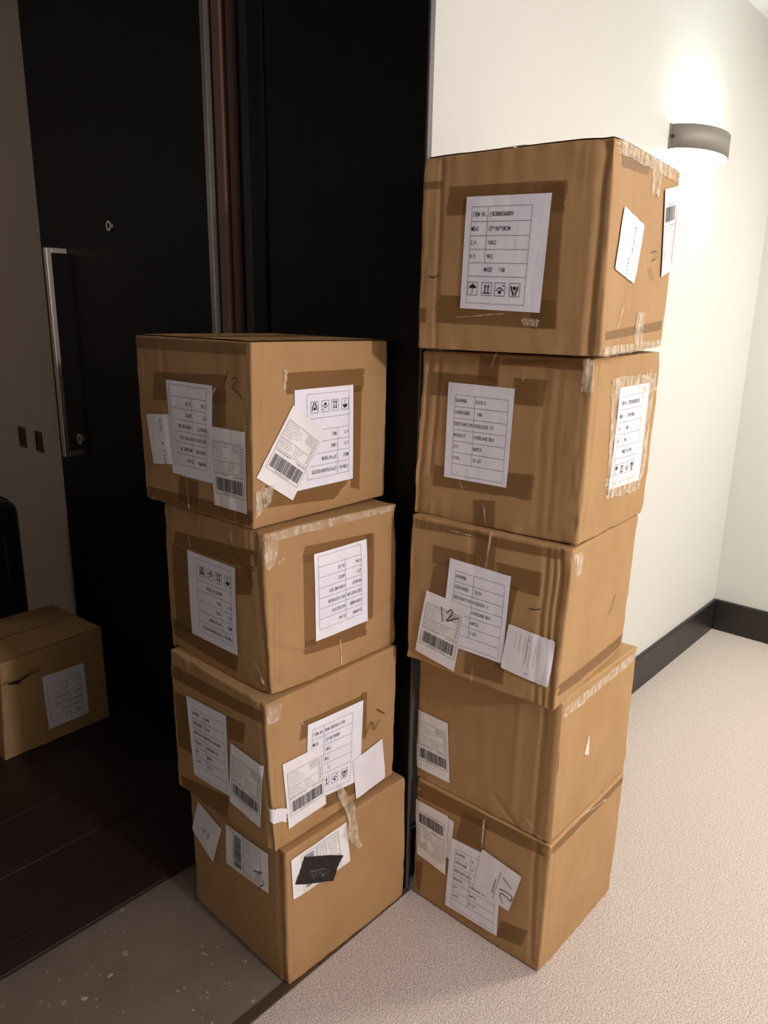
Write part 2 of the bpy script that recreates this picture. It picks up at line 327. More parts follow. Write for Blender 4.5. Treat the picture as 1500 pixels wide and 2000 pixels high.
def build_materials():
    # corrugated kraft board
    m, nt, b = new_mat('kraft_board')
    v = coords(nt)
    flute = noise(nt, coords(nt, (260, 260, 3)), 1.0, 2.0)
    streak = noise(nt, coords(nt, (38, 38, 1.6)), 1.0, 3.0)
    blot = noise(nt, v, 9.0, 4.0)
    fib = noise(nt, v, 420.0, 2.0)
    c = ramp(nt, blot, [(0.25, srgb(168, 133, 90)), (0.75, srgb(180, 146, 102))])
    c = mixcol(nt, math_n(nt, 'MULTIPLY', streak, 0.14), c, srgb(152, 116, 73))
    c = mixcol(nt, math_n(nt, 'MULTIPLY', fib, 0.16), c, srgb(128, 92, 55))
    oi = nt.nodes.new('ShaderNodeObjectInfo')
    c = mixcol(nt, math_n(nt, 'MULTIPLY', oi.outputs['Random'], 0.25), c, srgb(160, 122, 80))
    nt.links.new(c, b.inputs['Base Color'])
    b.inputs['Roughness'].default_value = 0.72
    b.inputs['Specular IOR Level'].default_value = 0.25
    h = math_n(nt, 'ADD', math_n(nt, 'MULTIPLY', flute, 0.5), math_n(nt, 'MULTIPLY', streak, 0.2))
    bump(nt, b, h, 0.22, 0.002)
    M['kraft'] = m
    # brown packing tape, see-through, makes the board look darker and shinier
    m, nt, b = new_mat('packing_tape')
    v = coords(nt)
    w = noise(nt, coords(nt, (60, 60, 9)), 1.0, 3.0)
    w2 = noise(nt, v, 45.0, 3.0)
    c = ramp(nt, w, [(0.3, srgb(122, 85, 44)), (0.75, srgb(134, 96, 53))])
    nt.links.new(c, b.inputs['Base Color'])
    b.inputs['Roughness'].default_value = 0.38
    b.inputs['Specular IOR Level'].default_value = 0.4
    b.inputs['Alpha'].default_value = 0.5
    bump(nt, b, math_n(nt, 'ADD', w, math_n(nt, 'MULTIPLY', w2, 0.7)), 0.35, 0.003)
    M['tape'] = m
    # clear film gone milky where it is wrinkled
    m, nt, b = new_mat('clear_tape')
    w = noise(nt, coords(nt, (95, 95, 16)), 1.0, 4.0)
    w2 = noise(nt, coords(nt), 60.0, 4.0)
    b.inputs['Base Color'].default_value = srgb(236, 226, 202)
    b.inputs['Roughness'].default_value = 0.22
    a = ramp(nt, math_n(nt, 'MULTIPLY', math_n(nt, 'ADD', w, w2), 0.5), [(0.40, (0.10, 0.10, 0.10, 1)), (0.62, (0.62, 0.62, 0.62, 1))])
    nt.links.new(a, b.inputs['Alpha'])
    bump(nt, b, w, 0.7, 0.004)
    M['clear'] = m
    # papers
    for key, c0, c1 in (('paper', srgb(240, 240, 247), srgb(228, 229, 238)), ('thermal', srgb(240, 237, 236), srgb(230, 228, 228)), ('backing', srgb(238, 235, 238), srgb(227, 225, 230))):
        m, nt, b = new_mat(key + '_sheet')
        v = coords(nt)
        w = noise(nt, v, 14.0, 4.0)
        nt.links.new(ramp(nt, w, [(0.3, c1), (0.7, c0)]), b.inputs['Base Color'])
        b.inputs['Roughness'].default_value = 0.42 if key == 'paper' else 0.55
        b.inputs['Specular IOR Level'].default_value = 0.4
        bump(nt, b, noise(nt, coords(nt, (1, 1, 0.35)), 70.0, 4.0), 0.35, 0.0025)
        M[key] = m
    M['ink'] = plain('printed_ink', srgb(38, 37, 42), 0.6)
    M['ink_soft'] = plain('worn_ink', srgb(84, 82, 90), 0.6)
    M['pen'] = plain('marker_pen', srgb(28, 26, 30), 0.5)
    M['blackfilm'] = plain('black_film', srgb(20, 19, 20), 0.35)
    M['scratch'] = plain('scratched_white', srgb(150, 146, 144), 0.6)
    M['hollow_shade'] = plain('painted_inside_shade', srgb(34, 24, 16), 0.9)  # dark tone painted for the shade inside the seam and the tear
    M['scuffed'] = plain('scuffed_paper', srgb(222, 204, 184), 0.8)
    M['gap'] = plain('board_core', srgb(120, 84, 48), 0.9)
    # walls
    m, nt, b = new_mat('cream_paint')
    v = coords(nt)
    nt.links.new(ramp(nt, noise(nt, v, 1.2, 2.0), [(0.3, srgb(206, 206, 199)), (0.7, srgb(209, 209, 202))]), b.inputs['Base Color'])
    b.inputs['Roughness'].default_value = 0.6
    b.inputs['Specular IOR Level'].default_value = 0.3
    bump(nt, b, noise(nt, v, 320.0, 2.0), 0.05, 0.001)
    M['wall'] = m
    M['ceil'] = plain('ceiling_paint', srgb(236, 234, 228), 0.8)
    m, nt, b = new_mat('grey_apartment_paint')
    nt.links.new(ramp(nt, noise(nt, coords(nt), 3.0, 2.0), [(0.3, srgb(170, 156, 142)), (0.7, srgb(176, 162, 148))]), b.inputs['Base Color'])
    b.inputs['Roughness'].default_value = 0.6
    M['greywall'] = m
    # dark veneer
    m, nt, b = new_mat('wenge_veneer')
    g = noise(nt, coords(nt, (70, 70, 1.2)), 1.0, 5.0)
    nt.links.new(ramp(nt, g, [(0.3, srgb(11, 10, 12)), (0.75, srgb(18, 16, 17))]), b.inputs['Base Color'])
    b.inputs['Roughness'].default_value = 0.55
    b.inputs['Specular IOR Level'].default_value = 0.12
    bump(nt, b, g, 0.12, 0.001)
    M['wenge'] = m
    M['panel'] = plain('lobby_panel', srgb(120, 112, 104), 0.6)
    M['frame_edge'] = plain('frame_front_edge', srgb(74, 70, 66), 0.45)
    M['seal_brown'] = plain('door_seal_brown', srgb(112, 82, 68), 0.6)
    M['seal_dim'] = plain('door_seal_rust', srgb(84, 54, 48), 0.65)
    M['seal_grey'] = plain('door_edge_metal', srgb(120, 114, 106), 0.45, 0.6)
    M['black'] = plain('black_rebate', srgb(14, 13, 14), 0.6)
    M['base'] = plain('dark_baseboard', srgb(34, 30, 28), 0.38)
    m, nt, b = new_mat('brushed_steel')
    b.inputs['Base Color'].default_value = srgb(190, 180, 166)
    b.inputs['Metallic'].default_value = 1.0
    b.inputs['Roughness'].default_value = 0.38
    bump(nt, b, noise(nt, coords(nt, (400, 400, 8)), 1.0, 2.0), 0.1, 0.0005)
    M['steel'] = m
    m, nt, b = new_mat('satin_nickel')
    b.inputs['Base Color'].default_value = srgb(140, 134, 126)
    b.inputs['Metallic'].default_value = 0.5
    b.inputs['Roughness'].default_value = 0.62
    M['nickel'] = m
    M['bronze'] = plain('dark_bronze', srgb(70, 54, 42), 0.45, 0.5)
    M['recess'] = plain('dark_recess', srgb(44, 36, 30), 0.7)
    m, nt, b = new_mat('opal_glass_lit')
    b.inputs['Base Color'].default_value = (0.9, 0.9, 0.9, 1)
    b.inputs['Emission Color'].default_value = SCONCE_COLOR + (1.0,)
    b.inputs['Emission Strength'].default_value = SCONCE_STRENGTH
    M['glow'] = m
    # carpet
    m, nt, b = new_mat('cut_pile_carpet')
    v = coords(nt)
    f1 = noise(nt, v, 240.0, 3.0, 0.7)
    f2 = noise(nt, v, 55.0, 3.0, 0.6)
    f3 = noise(nt, v, 3.0, 2.0)
    c = ramp(nt, f1, [(0.34, srgb(160, 146, 137)), (0.50, srgb(214, 201, 191)), (0.66, srgb(248, 237, 227))])
    c = mixcol(nt, math_n(nt, 'MULTIPLY', f2, 0.35), c, srgb(200, 187, 177))
    c = mixcol(nt, math_n(nt, 'MULTIPLY', f3, 0.2), c, srgb(208, 195, 185))
    nt.links.new(c, b.inputs['Base Color'])
    b.inputs['Roughness'].default_value = 0.95
    b.inputs['Specular IOR Level'].default_value = 0.1
    bump(nt, b, math_n(nt, 'ADD', f1, math_n(nt, 'MULTIPLY', f2, 0.35)), 0.9, 0.006)
    M['carpet'] = m
    # worn concrete with pale flecks
    m, nt, b = new_mat('worn_concrete')
    v = coords(nt)
    big = noise(nt, v, 5.0, 5.0, 0.6)
    fine = noise(nt, v, 160.0, 3.0)
    c = ramp(nt, big, [(0.3, srgb(104, 92, 80)), (0.7, srgb(122, 110, 96))])
    c = mixcol(nt, math_n(nt, 'MULTIPLY', fine, 0.35), c, srgb(92, 80, 70))
    vo = nt.nodes.new('ShaderNodeTexVoronoi')
    vo.inputs['Scale'].default_value = 70.0
    nt.links.new(v, vo.inputs['Vector'])
    size = noise(nt, v, 21.0, 2.0)
    d = math_n(nt, 'SUBTRACT', vo.outputs['Distance'], math_n(nt, 'MULTIPLY', math_n(nt, 'SUBTRACT', size, 0.46), 0.9))
    fl = ramp(nt, d, [(0.02, (1, 1, 1, 1)), (0.09, (0, 0, 0, 1))])
    gate = ramp(nt, noise(nt, v, 13.0, 3.0), [(0.46, (0, 0, 0, 1)), (0.54, (1, 1, 1, 1))])
    c = mixcol(nt, math_n(nt, 'MULTIPLY', math_n(nt, 'MULTIPLY', fl, gate), 0.75), c, srgb(186, 174, 156))
    vo2 = nt.nodes.new('ShaderNodeTexVoronoi')
    vo2.inputs['Scale'].default_value = 30.0
    nt.links.new(v, vo2.inputs['Vector'])
    edge = noise(nt, v, 150.0, 3.0)
    pick = nt.nodes.new('ShaderNodeSeparateColor')
    nt.links.new(vo2.outputs['Color'], pick.inputs[0])
    rad = math_n(nt, 'MULTIPLY', math_n(nt, 'SUBTRACT', pick.outputs[0], 0.50), 0.36)
    d2 = math_n(nt, 'SUBTRACT', math_n(nt, 'ADD', vo2.outputs['Distance'], math_n(nt, 'MULTIPLY', edge, 0.22)), math_n(nt, 'ADD', rad, 0.11))
    c = mixcol(nt, math_n(nt, 'MULTIPLY', ramp(nt, d2, [(0.0, (1, 1, 1, 1)), (0.03, (0, 0, 0, 1))]), 0.6), c, srgb(170, 158, 142))
    nt.links.new(c, b.inputs['Base Color'])
    b.inputs['Roughness'].default_value = 0.7
    bump(nt, b, math_n(nt, 'ADD', big, fine), 0.2, 0.002)
    M['concrete'] = m
    M['chip'] = plain('paint_chip', srgb(172, 162, 146), 0.8)
    # dark wood planks
    m, nt, b = new_mat('dark_oak_plank')
    g = noise(nt, coords(nt, (2.0, 60, 60)), 1.0, 5.0)
    oi = nt.nodes.new('ShaderNodeObjectInfo')
    c = ramp(nt, g, [(0.3, srgb(38, 25, 23)), (0.75, srgb(52, 35, 31))])
    c = mixcol(nt, math_n(nt, 'MULTIPLY', oi.outputs['Random'], 0.3), c, srgb(34, 24, 22))
    nt.links.new(c, b.inputs['Base Color'])
    b.inputs['Roughness'].default_value = 0.42
    bump(nt, b, g, 0.08, 0.001)
    M['plank'] = m
    M['strip'] = plain('threshold_strip_bronze', srgb(78, 64, 52), 0.5, 0.2)
    # suitcase
    m, nt, b = new_mat('black_shell_plastic')
    b.inputs['Base Color'].default_value = srgb(24, 25, 32)
    b.inputs['Roughness'].default_value = 0.4
    bump(nt, b, noise(nt, coords(nt), 300.0, 2.0), 0.1, 0.001)
    M['shell'] = m
    M['rubber'] = plain('black_rubber', srgb(22, 22, 24), 0.7)


build_materials()


# ------------------------------------------------------------------ object helpers
def tag(o, label=None, cat=None, group=None, kind=None):
    for k, v in (('label', label), ('category', cat), ('group', group), ('kind', kind)):
        if v:
            o[k] = v
    return o


def empty(name, loc, rz=0.0):
    o = bpy.data.objects.new(name, None)
    COL.objects.link(o)
    o.empty_display_size = 0.05
    o.location = loc
    o.rotation_euler = (0, 0, rz)
    return o


def mesh_obj(name, verts, faces, mat, parent=None, smooth=False):
    me = bpy.data.meshes.new(name)
    me.from_pydata([tuple(map(float, v)) for v in verts], [], faces)
    me.update()
    if smooth:
        me.polygons.foreach_set('use_smooth', [True] * len(me.polygons))
    if mat is not None:
        me.materials.append(mat)
    o = bpy.data.objects.new(name, me)
    COL.objects.link(o)
    o.parent = parent
    return o


def from_bm(name, bm, mat, parent=None, smooth=False):
    me = bpy.data.meshes.new(name)
    bm.to_mesh(me)
    bm.free()
    if smooth:
        me.polygons.foreach_set('use_smooth', [True] * len(me.polygons))
    me.materials.append(mat)
    o = bpy.data.objects.new(name, me)
    COL.objects.link(o)
    o.parent = parent
    return o


def bm_box(bm, lo, hi, bev=0.0, seg=2):
    r = bmesh.ops.create_cube(bm, size=1.0)
    vs_ = r['verts']
    lo = Vector(lo)
    hi = Vector(hi)
    for v in vs_:
        v.co = Vector(((v.co.x + 0.5) * (hi.x - lo.x) + lo.x, (v.co.y + 0.5) * (hi.y - lo.y) + lo.y, (v.co.z + 0.5) * (hi.z - lo.z) + lo.z))
    if bev > 0:
        es = {e for v in vs_ for e in v.link_edges}
        bmesh.ops.bevel(bm, geom=list(es), offset=bev, segments=seg, profile=0.5, affect='EDGES')


def box(name, lo, hi, mat, parent=None, bev=0.0, seg=2, smooth=False):
    bm = bmesh.new()
    bm_box(bm, lo, hi, bev, seg)
    return from_bm(name, bm, mat, parent, smooth)


def struct(name, lo, hi, mat, bev=0.0, label=None):
    o = box(name, lo, hi, mat, None, bev)
    return tag(o, label, kind='structure')


def bm_cyl(bm, p0, p1, r, n=20):
    p0 = Vector(p0)
    p1 = Vector(p1)
    d = p1 - p0
    res = bmesh.ops.create_cone(bm, cap_ends=True, segments=n, radius1=r, radius2=r, depth=d.length)
    q = d.to_track_quat('Z', 'Y').to_matrix().to_4x4()
    bmesh.ops.transform(bm, matrix=Matrix.Translation((p0 + p1) / 2) @ q, verts=res['verts'])


# ------------------------------------------------------------------ the setting
CEIL = 2.68
tag(struct('floor', (-3.6, -2.95, -0.06), (3.85, 1.089, 0.0), M['carpet']), 'beige cut-pile carpet of the corridor')
c2 = struct('floor_carpet_edge', (1.352, 1.089, -0.06), (3.85, 1.14, 0.0), M['carpet'], label='beige carpet running up to the cream wall')
fc = struct('floor_concrete', (0.24, 1.115, -0.06), (1.40, 1.613, -0.001), M['concrete'], label='bare speckled concrete in the doorway between carpet and dark planks')
# loose paint chips and pale patches ground into the concrete
rng = random.Random(4)
for cx, cy, r in ((0.568, 1.423, 0.010), (0.640, 1.435, 0.007)):
    pts = []
    k = 7
    for i in range(k):
        a = i * 2 * math.pi / k
        rr = r * rng.uniform(0.35, 1.15)
        pts.append((cx + rr * math.cos(a) * 1.2, cy + rr * math.sin(a) * 0.8, 0.0012))
    pts += [(x, y, -0.002) for x, y, z in pts]
    fcs = [list(range(k))] + [[i, (i + 1) % k, k + (i + 1) % k, k + i][::-1] for i in range(k)]
    mesh_obj('paint_chip', pts, fcs, M['chip'], fc)
tag(box('trim_1', (0.24, 1.089, -0.05), (1.336, 1.116, 0.004), M['strip'], None, 0.002), 'dark bronze threshold strip between concrete and carpet', kind='structure')
tag(box('trim_2', (0.24, 1.611, -0.05), (1.36, 1.6945, 0.010), M['plank'], None, 0.003), 'dark wooden nosing at the edge of the plank floor', kind='structure')
fw = struct('floor_wood', (-2.5, 1.60, -0.08), (1.42, 5.05, -0.012), M['black'], label='dark stained plank floor inside the apartment')
y = 1.696
row = 0
rng = random.Random(11)
plank_mesh = {}
while y < 4.95:
    x = -2.5
    while x < 1.40:
        L = 4.2
        x1 = min(x + L, 1.40)
        x0 = max(x, -2.5)
        if x1 - x0 > 0.05:
            box('plank', (x0 + 0.001, y + 0.001, -0.02), (x1 - 0.001, min(y + 0.2435, 5.0) - 0.001, 0.006), M['plank'], fw, 0.0012, 1)
        x += L
    y += 0.2435
    row += 1

struct('wall_corridor', (1.352, 1.135, 0.0), (3.95, 1.62, CEIL), M['wall'], label='cream painted corridor wall behind the taller stack')
struct('wall_end', (3.80, -2.95, 0.0), (3.95, 1.135, CEIL), M['wall'], label='cream end wall of the corridor')
struct('wall_left', (-3.6, 1.135, 0.0), (0.24, 1.60, CEIL), M['wenge'])
struct('wall_behind', (-3.6, -3.1, 0.0), (3.95, -2.95, CEIL), M['panel'])
struct('wall_far_left', (-3.75, -3.1, 0.0), (-3.6, 1.6, CEIL), M['wenge'])
struct('ceiling', (-3.75, -3.1, CEIL), (3.95, 1.62, CEIL + 0.1), M['ceil'], label='white corridor ceiling')
struct('wall_apartment', (1.40, 1.86, 0.0), (1.55, 5.1, CEIL), M['greywall'], label='grey apartment wall beyond the open door')
struct('wall_apartment_back', (-2.6, 5.0, 0.0), (1.40, 5.1, CEIL), M['greywall'])
struct('wall_apartment_left', (-2.6, 1.6, 0.0), (-2.5, 5.0, CEIL), M['greywall'])
struct('wall_apartment_front', (-2.5, 1.60, 0.0), (0.24, 1.66, CEIL), M['greywall'])
struct('ceiling_apartment', (-2.6, 1.62, CEIL), (1.55, 5.1, CEIL + 0.1), M['ceil'])


def baseboard(name, pts, label):
    o = box(name, pts[0], pts[1], M['base'], None, 0.004, 2)
    tag(o, label, kind='structure')


baseboard('baseboard_corridor', ((1.352, 1.120, 0.0), (3.80, 1.137, 0.160)), 'dark baseboard along the cream corridor wall')
baseboard('baseboard_end', ((3.783, -2.95, 0.0), (3.802, 1.121, 0.160)), 'dark baseboard along the end wall')

# door surround: deep dark reveal with its frame members
rv = tag(box('trim_3', (1.337, 1.104, 0.0), (1.354, 1.645, CEIL), M['wenge'], None, 0.001, 1), 'dark wood lining of the deep door reveal', kind='structure')
box('front_edge', (1.3375, 1.0985, 0.0), (1.3535, 1.1045, CEIL), M['frame_edge'], rv, 0.001, 1)
box('door_stop', (1.329, 1.634, 0.0), (1.37, 1.690, CEIL), M['wenge'], rv, 0.002, 1)
box('rebate', (1.352, 1.690, 0.0), (1.40, 1.862, CEIL), M['black'], rv)
box('seal_strip', (1.338, 1.762, 0.0), (1.353, 1.788, CEIL), M['seal_dim'], rv, 0.002, 1)
box('seal_strip', (1.333, 1.806, 0.0), (1.353, 1.842, CEIL), M['seal_brown'], rv, 0.002, 1)
struct('trim_4', (0.24, 1.10, CEIL - 0.03), (1.354, 1.70, CEIL), M['wenge'], label='dark head lining over the doorway')
struct('trim_5', (0.24, 1.10, 0.0), (0.258, 1.70, CEIL), M['wenge'], label='dark jamb lining on the latch side')

# open door leaf
dr = empty('door_1', (1.345, 1.86, 0.0))
tag(dr, 'tall black door leaf standing open into the apartment', kind='structure')
door_loc = Vector((1.345, 1.86, 0.0))


def dpart(name, lo, hi, mat, bev=0.0, parent=None):
    o = box(name, Vector(lo) - door_loc, Vector(hi) - door_loc, mat, parent or dr, bev, 2)
    return o


dpart('leaf', (1.320, 1.872, 0.008), (1.370, 2.937, CEIL - 0.012), M['wenge'], 0.0015)
dpart('edge_strip', (1.319, 1.853, 0.008), (1.369, 1.8725, CEIL - 0.012), M['seal_grey'], 0.001)
ph = empty('pull_handle', (0, 0, 0))
ph.parent = dr
dpart('grip_bar', (1.244, 2.733, 1.000), (1.264, 2.757, 1.748), M['steel'], 0.003, ph)
dpart('arm', (1.263, 2.734, 1.728), (1.321, 2.756, 1.748), M['steel'], 0.002, ph)
dpart('arm', (1.263, 2.734, 1.000), (1.321, 2.756, 1.018), M['steel'], 0.002, ph)


def ring(name, center, axis_out, r0, r1, depth, mat, parent, n=24):
    # an annular bush on a -X facing surface
    vs_, fs = [], []
    for i in range(n):
        a = 2 * math.pi * i / n
        for rr, dx in ((r1, 0.0), (r1, -depth), (r0, -depth), (r0, -depth * 0.2)):
            vs_.append((center[0] + dx, center[1] + rr * math.cos(a), center[2] + rr * math.sin(a)))
    for i in range(n):
        j = (i + 1) % n
        for k in range(3):
            fs.append([i * 4 + k, i * 4 + k + 1, j * 4 + k + 1, j * 4 + k])
    fs.append([i * 4 + 3 for i in range(n)][::-1])
    return mesh_obj(name, vs_, fs, mat, parent)


pe = ring('peephole', Vector((1.320, 2.413, 1.804)) - door_loc, None, 0.009, 0.016, 0.008, M['steel'], dr)
bmx = bmesh.new()
bmesh.ops.create_uvsphere(bmx, u_segments=16, v_segments=8, radius=0.0085)
bmesh.ops.translate(bmx, vec=Vector((1.318, 2.413, 1.804)) - door_loc, verts=bmx.verts)
from_bm('lens', bmx, M['blackfilm'], pe, True)
ring('lock_bush', Vector((1.320, 2.742, 1.062)) - door_loc, None, 0.012, 0.020, 0.012, M['steel'], dr)

# two flush pulls let into the grey wall
for k, (yy, zz, lb) in enumerate(((3.317, 0.969, 'dark bronze flush pull nearer the door edge, in the grey wall'), (3.490, 0.969, 'dark bronze flush pull farther from the door, in the grey wall'))):
    t = empty('flush_pull', (1.40, yy, zz))
    tag(t, lb, 'door pull', 'flush pulls in the grey wall')
    w, hgt, fr = 0.034, 0.046, 0.010
    bm = bmesh.new()
    bm_box(bm, (-0.004, -w, -hgt), (0.0, -w + fr, hgt))
    bm_box(bm, (-0.004, w - fr, -hgt), (0.0, w, hgt))
    bm_box(bm, (-0.004, -w + fr, -hgt), (0.0, w - fr, -hgt + fr))
    bm_box(bm, (-0.004, -w + fr, hgt - fr), (0.0, w - fr, hgt))
    from_bm('rim', bm, M['bronze'], t)
    box('cup', (-0.0012, -w + fr, -hgt + fr), (0.0, w - fr, hgt - fr), M['recess'], t)

# ------------------------------------------------------------------ wall sconce (half drum, lit above and below)
sc = empty('wall_sconce', (2.85, 1.135, 2.09))
tag(sc, 'half-round brushed metal wall sconce glowing above the taller stack', 'wall light')
W2, DP, HT, NS = 0.20, 0.110, 0.075, 40


def half(rw, rd, z):
    return [(-rw * math.cos(math.pi * i / NS), -rd * math.sin(math.pi * i / NS), z) for i in range(NS + 1)]


vs_ = half(W2, DP, 0) + half(W2, DP, HT) + half(W2 - 0.004, DP - 0.004, 0) + half(W2 - 0.004, DP - 0.004, HT)
n1 = NS + 1
fs = []
for i in range(NS):
    fs += [[i, i + 1, n1 + i + 1, n1 + i], [2 * n1 + i + 1, 2 * n1 + i, 3 * n1 + i, 3 * n1 + i + 1], [i + 1, i, 2 * n1 + i, 2 * n1 + i + 1], [n1 + i, n1 + i + 1, 3 * n1 + i + 1, 3 * n1 + i]]
mesh_obj('drum_shade', vs_, fs, M['nickel'], sc, True)
for nm, z0, z1 in (('lower_diffuser', -0.004, 0.006), ('upper_diffuser', HT - 0.012, HT - 0.004)):
    a = half(W2 - 0.005, DP - 0.005, z0)
    b_ = half(W2 - 0.005, DP - 0.005, z1)
    mesh_obj(nm, a + b_, [list(range(n1)), list(range(2 * n1 - 1, n1 - 1, -1))] + [[i, i + 1, n1 + i + 1, n1 + i][::-1] for i in range(NS)], M['glow'], sc)
box('back_plate', (-W2 - 0.004, -0.006, -0.002), (W2 + 0.004, 0.0, HT + 0.002), M['nickel'], sc, 0.001, 1)
bm = bmesh.new()
bm_cyl(bm, (-W2 - 0.006, -0.012, HT * 0.5), (-W2 + 0.004, -0.012, HT * 0.5), 0.005, 12)
from_bm('fixing_screw', bm, M['bronze'], sc)

# ------------------------------------------------------------------ cartons
def hash3(i, j, k, seed):
    h = (i.astype(np.int64) * 374761393 + j.astype(np.int64) * 668265263 + k.astype(np.int64) * 1274126177 + seed * 97531) & 0xFFFFFFFF
    h = ((h ^ (h >> 13)) * 1274126177) & 0xFFFFFFFF
    h = h ^ (h >> 16)
    return (h & 0xFFFF) / 32767.5 - 1.0


def vnoise(p, seed=0):
    i = np.floor(p).astype(np.int64)
    f = p - i
    f = f * f * (3 - 2 * f)
    out = 0
    for dx in (0, 1):
        for dy in (0, 1):
            for dz in (0, 1):
                w = (f[:, 0] if dx else 1 - f[:, 0]) * (f[:, 1] if dy else 1 - f[:, 1]) * (f[:, 2] if dz else 1 - f[:, 2])
                out = out + w * hash3(i[:, 0] + dx, i[:, 1] + dy, i[:, 2] + dz, seed)
    return out


class Carton:
    """a slightly crushed box: local axes X along face B, Y along face A, origin at the near bottom corner"""

    def __init__(self, key, seed, rad=0.007, bulge=(0.004, 0.004), rough=1.0, creases=(), crush=()):
        d = BOX[key]
        self.key, self.seed, self.rad, self.bulge, self.rough = key, seed, rad, bulge, rough
        self.A, self.B, self.H = d['A'], d['B'], d['H']
        self.creases, self.crush = creases, crush
        self.tx, self.ty, self.o, self.yaw = d['tx'], d['ty'], d['o'], d['yaw']
        LT, FT, RT, LB, FB, RB = [np.array(v, float) for v in d['off']]
        Z0 = np.zeros(3)
        self.off = {(0, 1, 1): LT, (0, 0, 1): FT, (1, 0, 1): RT, (0, 1, 0): LB, (0, 0, 0): FB, (1, 0, 0): RB, (1, 1, 0): Z0, (1, 1, 1): Z0}
        self.dim = np.array([self.B, self.A, self.H])
        self.center = np.array([self.B / 2, self.A / 2, 0.0])

    def place(self, p, extra=0.0):
        """nominal surface points -> local points of the crushed box"""
        p = np.asarray(p, float)
        dim, r = self.dim, self.rad
        q = np.clip(p, r, dim - r)
        d = p - q
        ln = np.linalg.norm(d, axis=1)
        ln[ln < 1e-9] = 1.0
        n = d / ln[:, None]
        base = q + n * r
        B, A, H = dim
        x, y, z = p[:, 0], p[:, 1], p[:, 2]
        side = 1.0 - np.abs(n[:, 2]) ** 2
        u, v, w = x / B, y / A, z / H
        # distances to the box edges, in the face
        dx, dy, dz = np.minimum(x, B - x), np.minimum(y, A - y), np.minimum(z, H - z)
        ds = np.sort(np.stack([dx, dy, dz], 1), axis=1)
        edge = np.exp(-ds[:, 1] / 0.028)
        corner = np.exp(-ds[:, 2] / 0.05) * np.exp(-ds[:, 1] / 0.05)
        hgt = np.zeros(len(p))
        fa = np.abs(n[:, 0])
        fb = np.abs(n[:, 1])
        shp = lambda a: np.clip(4 * a * (1 - a), 0, 1)
        hgt += fa * self.bulge[0] * shp(v) * shp(w)
        hgt += fb * self.bulge[1] * shp(u) * shp(w)
        k = self.rough
        hv = np.stack([x * 42, y * 42, z * 4.5], 1)
        hgt += k * side * 0.0010 * vnoise(p * 7.0, self.seed)
        hgt += k * side * (0.0004 + 0.0007 * edge) * vnoise(hv, self.seed + 1)
        hgt += k * (0.0007 * edge + 0.0022 * corner) * vnoise(p * 38.0, self.seed + 2)
        hgt += k * side * (0.0002 + 0.0008 * edge) * vnoise(np.stack([x * 110, y * 110, z * 20], 1), self.seed + 3)
        hgt -= k * 0.003 * corner * (0.5 + 0.5 * vnoise(p * 13.0, self.seed + 4))
        for (face, a, b, depth, width) in self.creases:
            if face == 'A':
                s, t, msk = A - y, z, (n[:, 0] < -0.35)
            elif face == 'B':
                s, t, msk = x, z, (n[:, 1] < -0.35)
            else:
                s, t, msk = x, y, (n[:, 2] > 0.35)
            a0 = np.array(a)
            ab = np.array(b) - a0
            L2 = ab @ ab
            wob = 0.003 * vnoise(np.stack([t * 14, s * 4, t * 0 + depth * 900], 1), self.seed + 5)
            pr = np.clip(((s - a0[0]) * ab[0] + (t - a0[1]) * ab[1]) / L2, 0, 1)
            dd = np.hypot(s - a0[0] - pr * ab[0] + wob, t - a0[1] - pr * ab[1])
            hgt -= msk * depth * np.exp(-(dd / width) ** 2)
        top_bottom = np.abs(n[:, 2]) > 0.8
        hgt = np.where(top_bottom, -np.abs(hgt) * 0.5, hgt)
        out = base + n * (hgt + extra)[:, None]
        for (cx, cy, cz, amt, rad) in self.crush:
            c = np.array([cx, cy, cz]) * dim
            g = amt * np.exp(-np.sum((p - c) ** 2, 1) / rad ** 2)
            dirn = np.array([B / 2, A / 2, H / 2]) - c
            dirn /= np.linalg.norm(dirn)
            out += g[:, None] * dirn
        # measured lean of the corners
        acc = np.zeros_like(out)
        for (i, j, kk), o in self.off.items():
            wgt = (u if i else 1 - u) * (v if j else 1 - v) * (w if kk else 1 - w)
            acc += wgt[:, None] * o
        out += acc
        X = np.array([1, 0, self.tx])
        Y = np.array([0, 1, self.ty])
        Z = np.array([-self.tx, -self.ty, 1])
        return out[:, :1] * X + out[:, 1:2] * Y + out[:, 2:3] * Z - self.center

    def on_face(self, face, S, T, off):
        S = np.asarray(S, float)
        T = np.asarray(T, float)
        off = np.zeros(len(S)) + off
        if face == 'A':
            p = np.stack([np.zeros_like(S), self.A - S, T], 1)
        elif face == 'B':
            p = np.stack([S, np.zeros_like(S), T], 1)
        else:
            p = np.stack([S, T, np.full_like(S, self.H)], 1)
        # past an edge the sheet folds round it
        return self.place_wrapped(p, face, off)

    def place_wrapped(self, p, face, off):
        p = p.copy()
        if face == 'A':
            ov = np.clip(-p[:, 1], 0, None)      # beyond the near edge -> on to face B
            p[:, 0] += ov
            p[:, 1] += ov
            ov = np.clip(p[:, 1] - self.A, 0, None)
            p[:, 0] += ov
            p[:, 1] -= ov
        elif face == 'B':
            ov = np.clip(-p[:, 0], 0, None)
            p[:, 1] += ov
            p[:, 0] += ov
            ov = np.clip(p[:, 0] - self.B, 0, None)
            p[:, 1] += ov
            p[:, 0] -= ov
        return self.place(p, off)

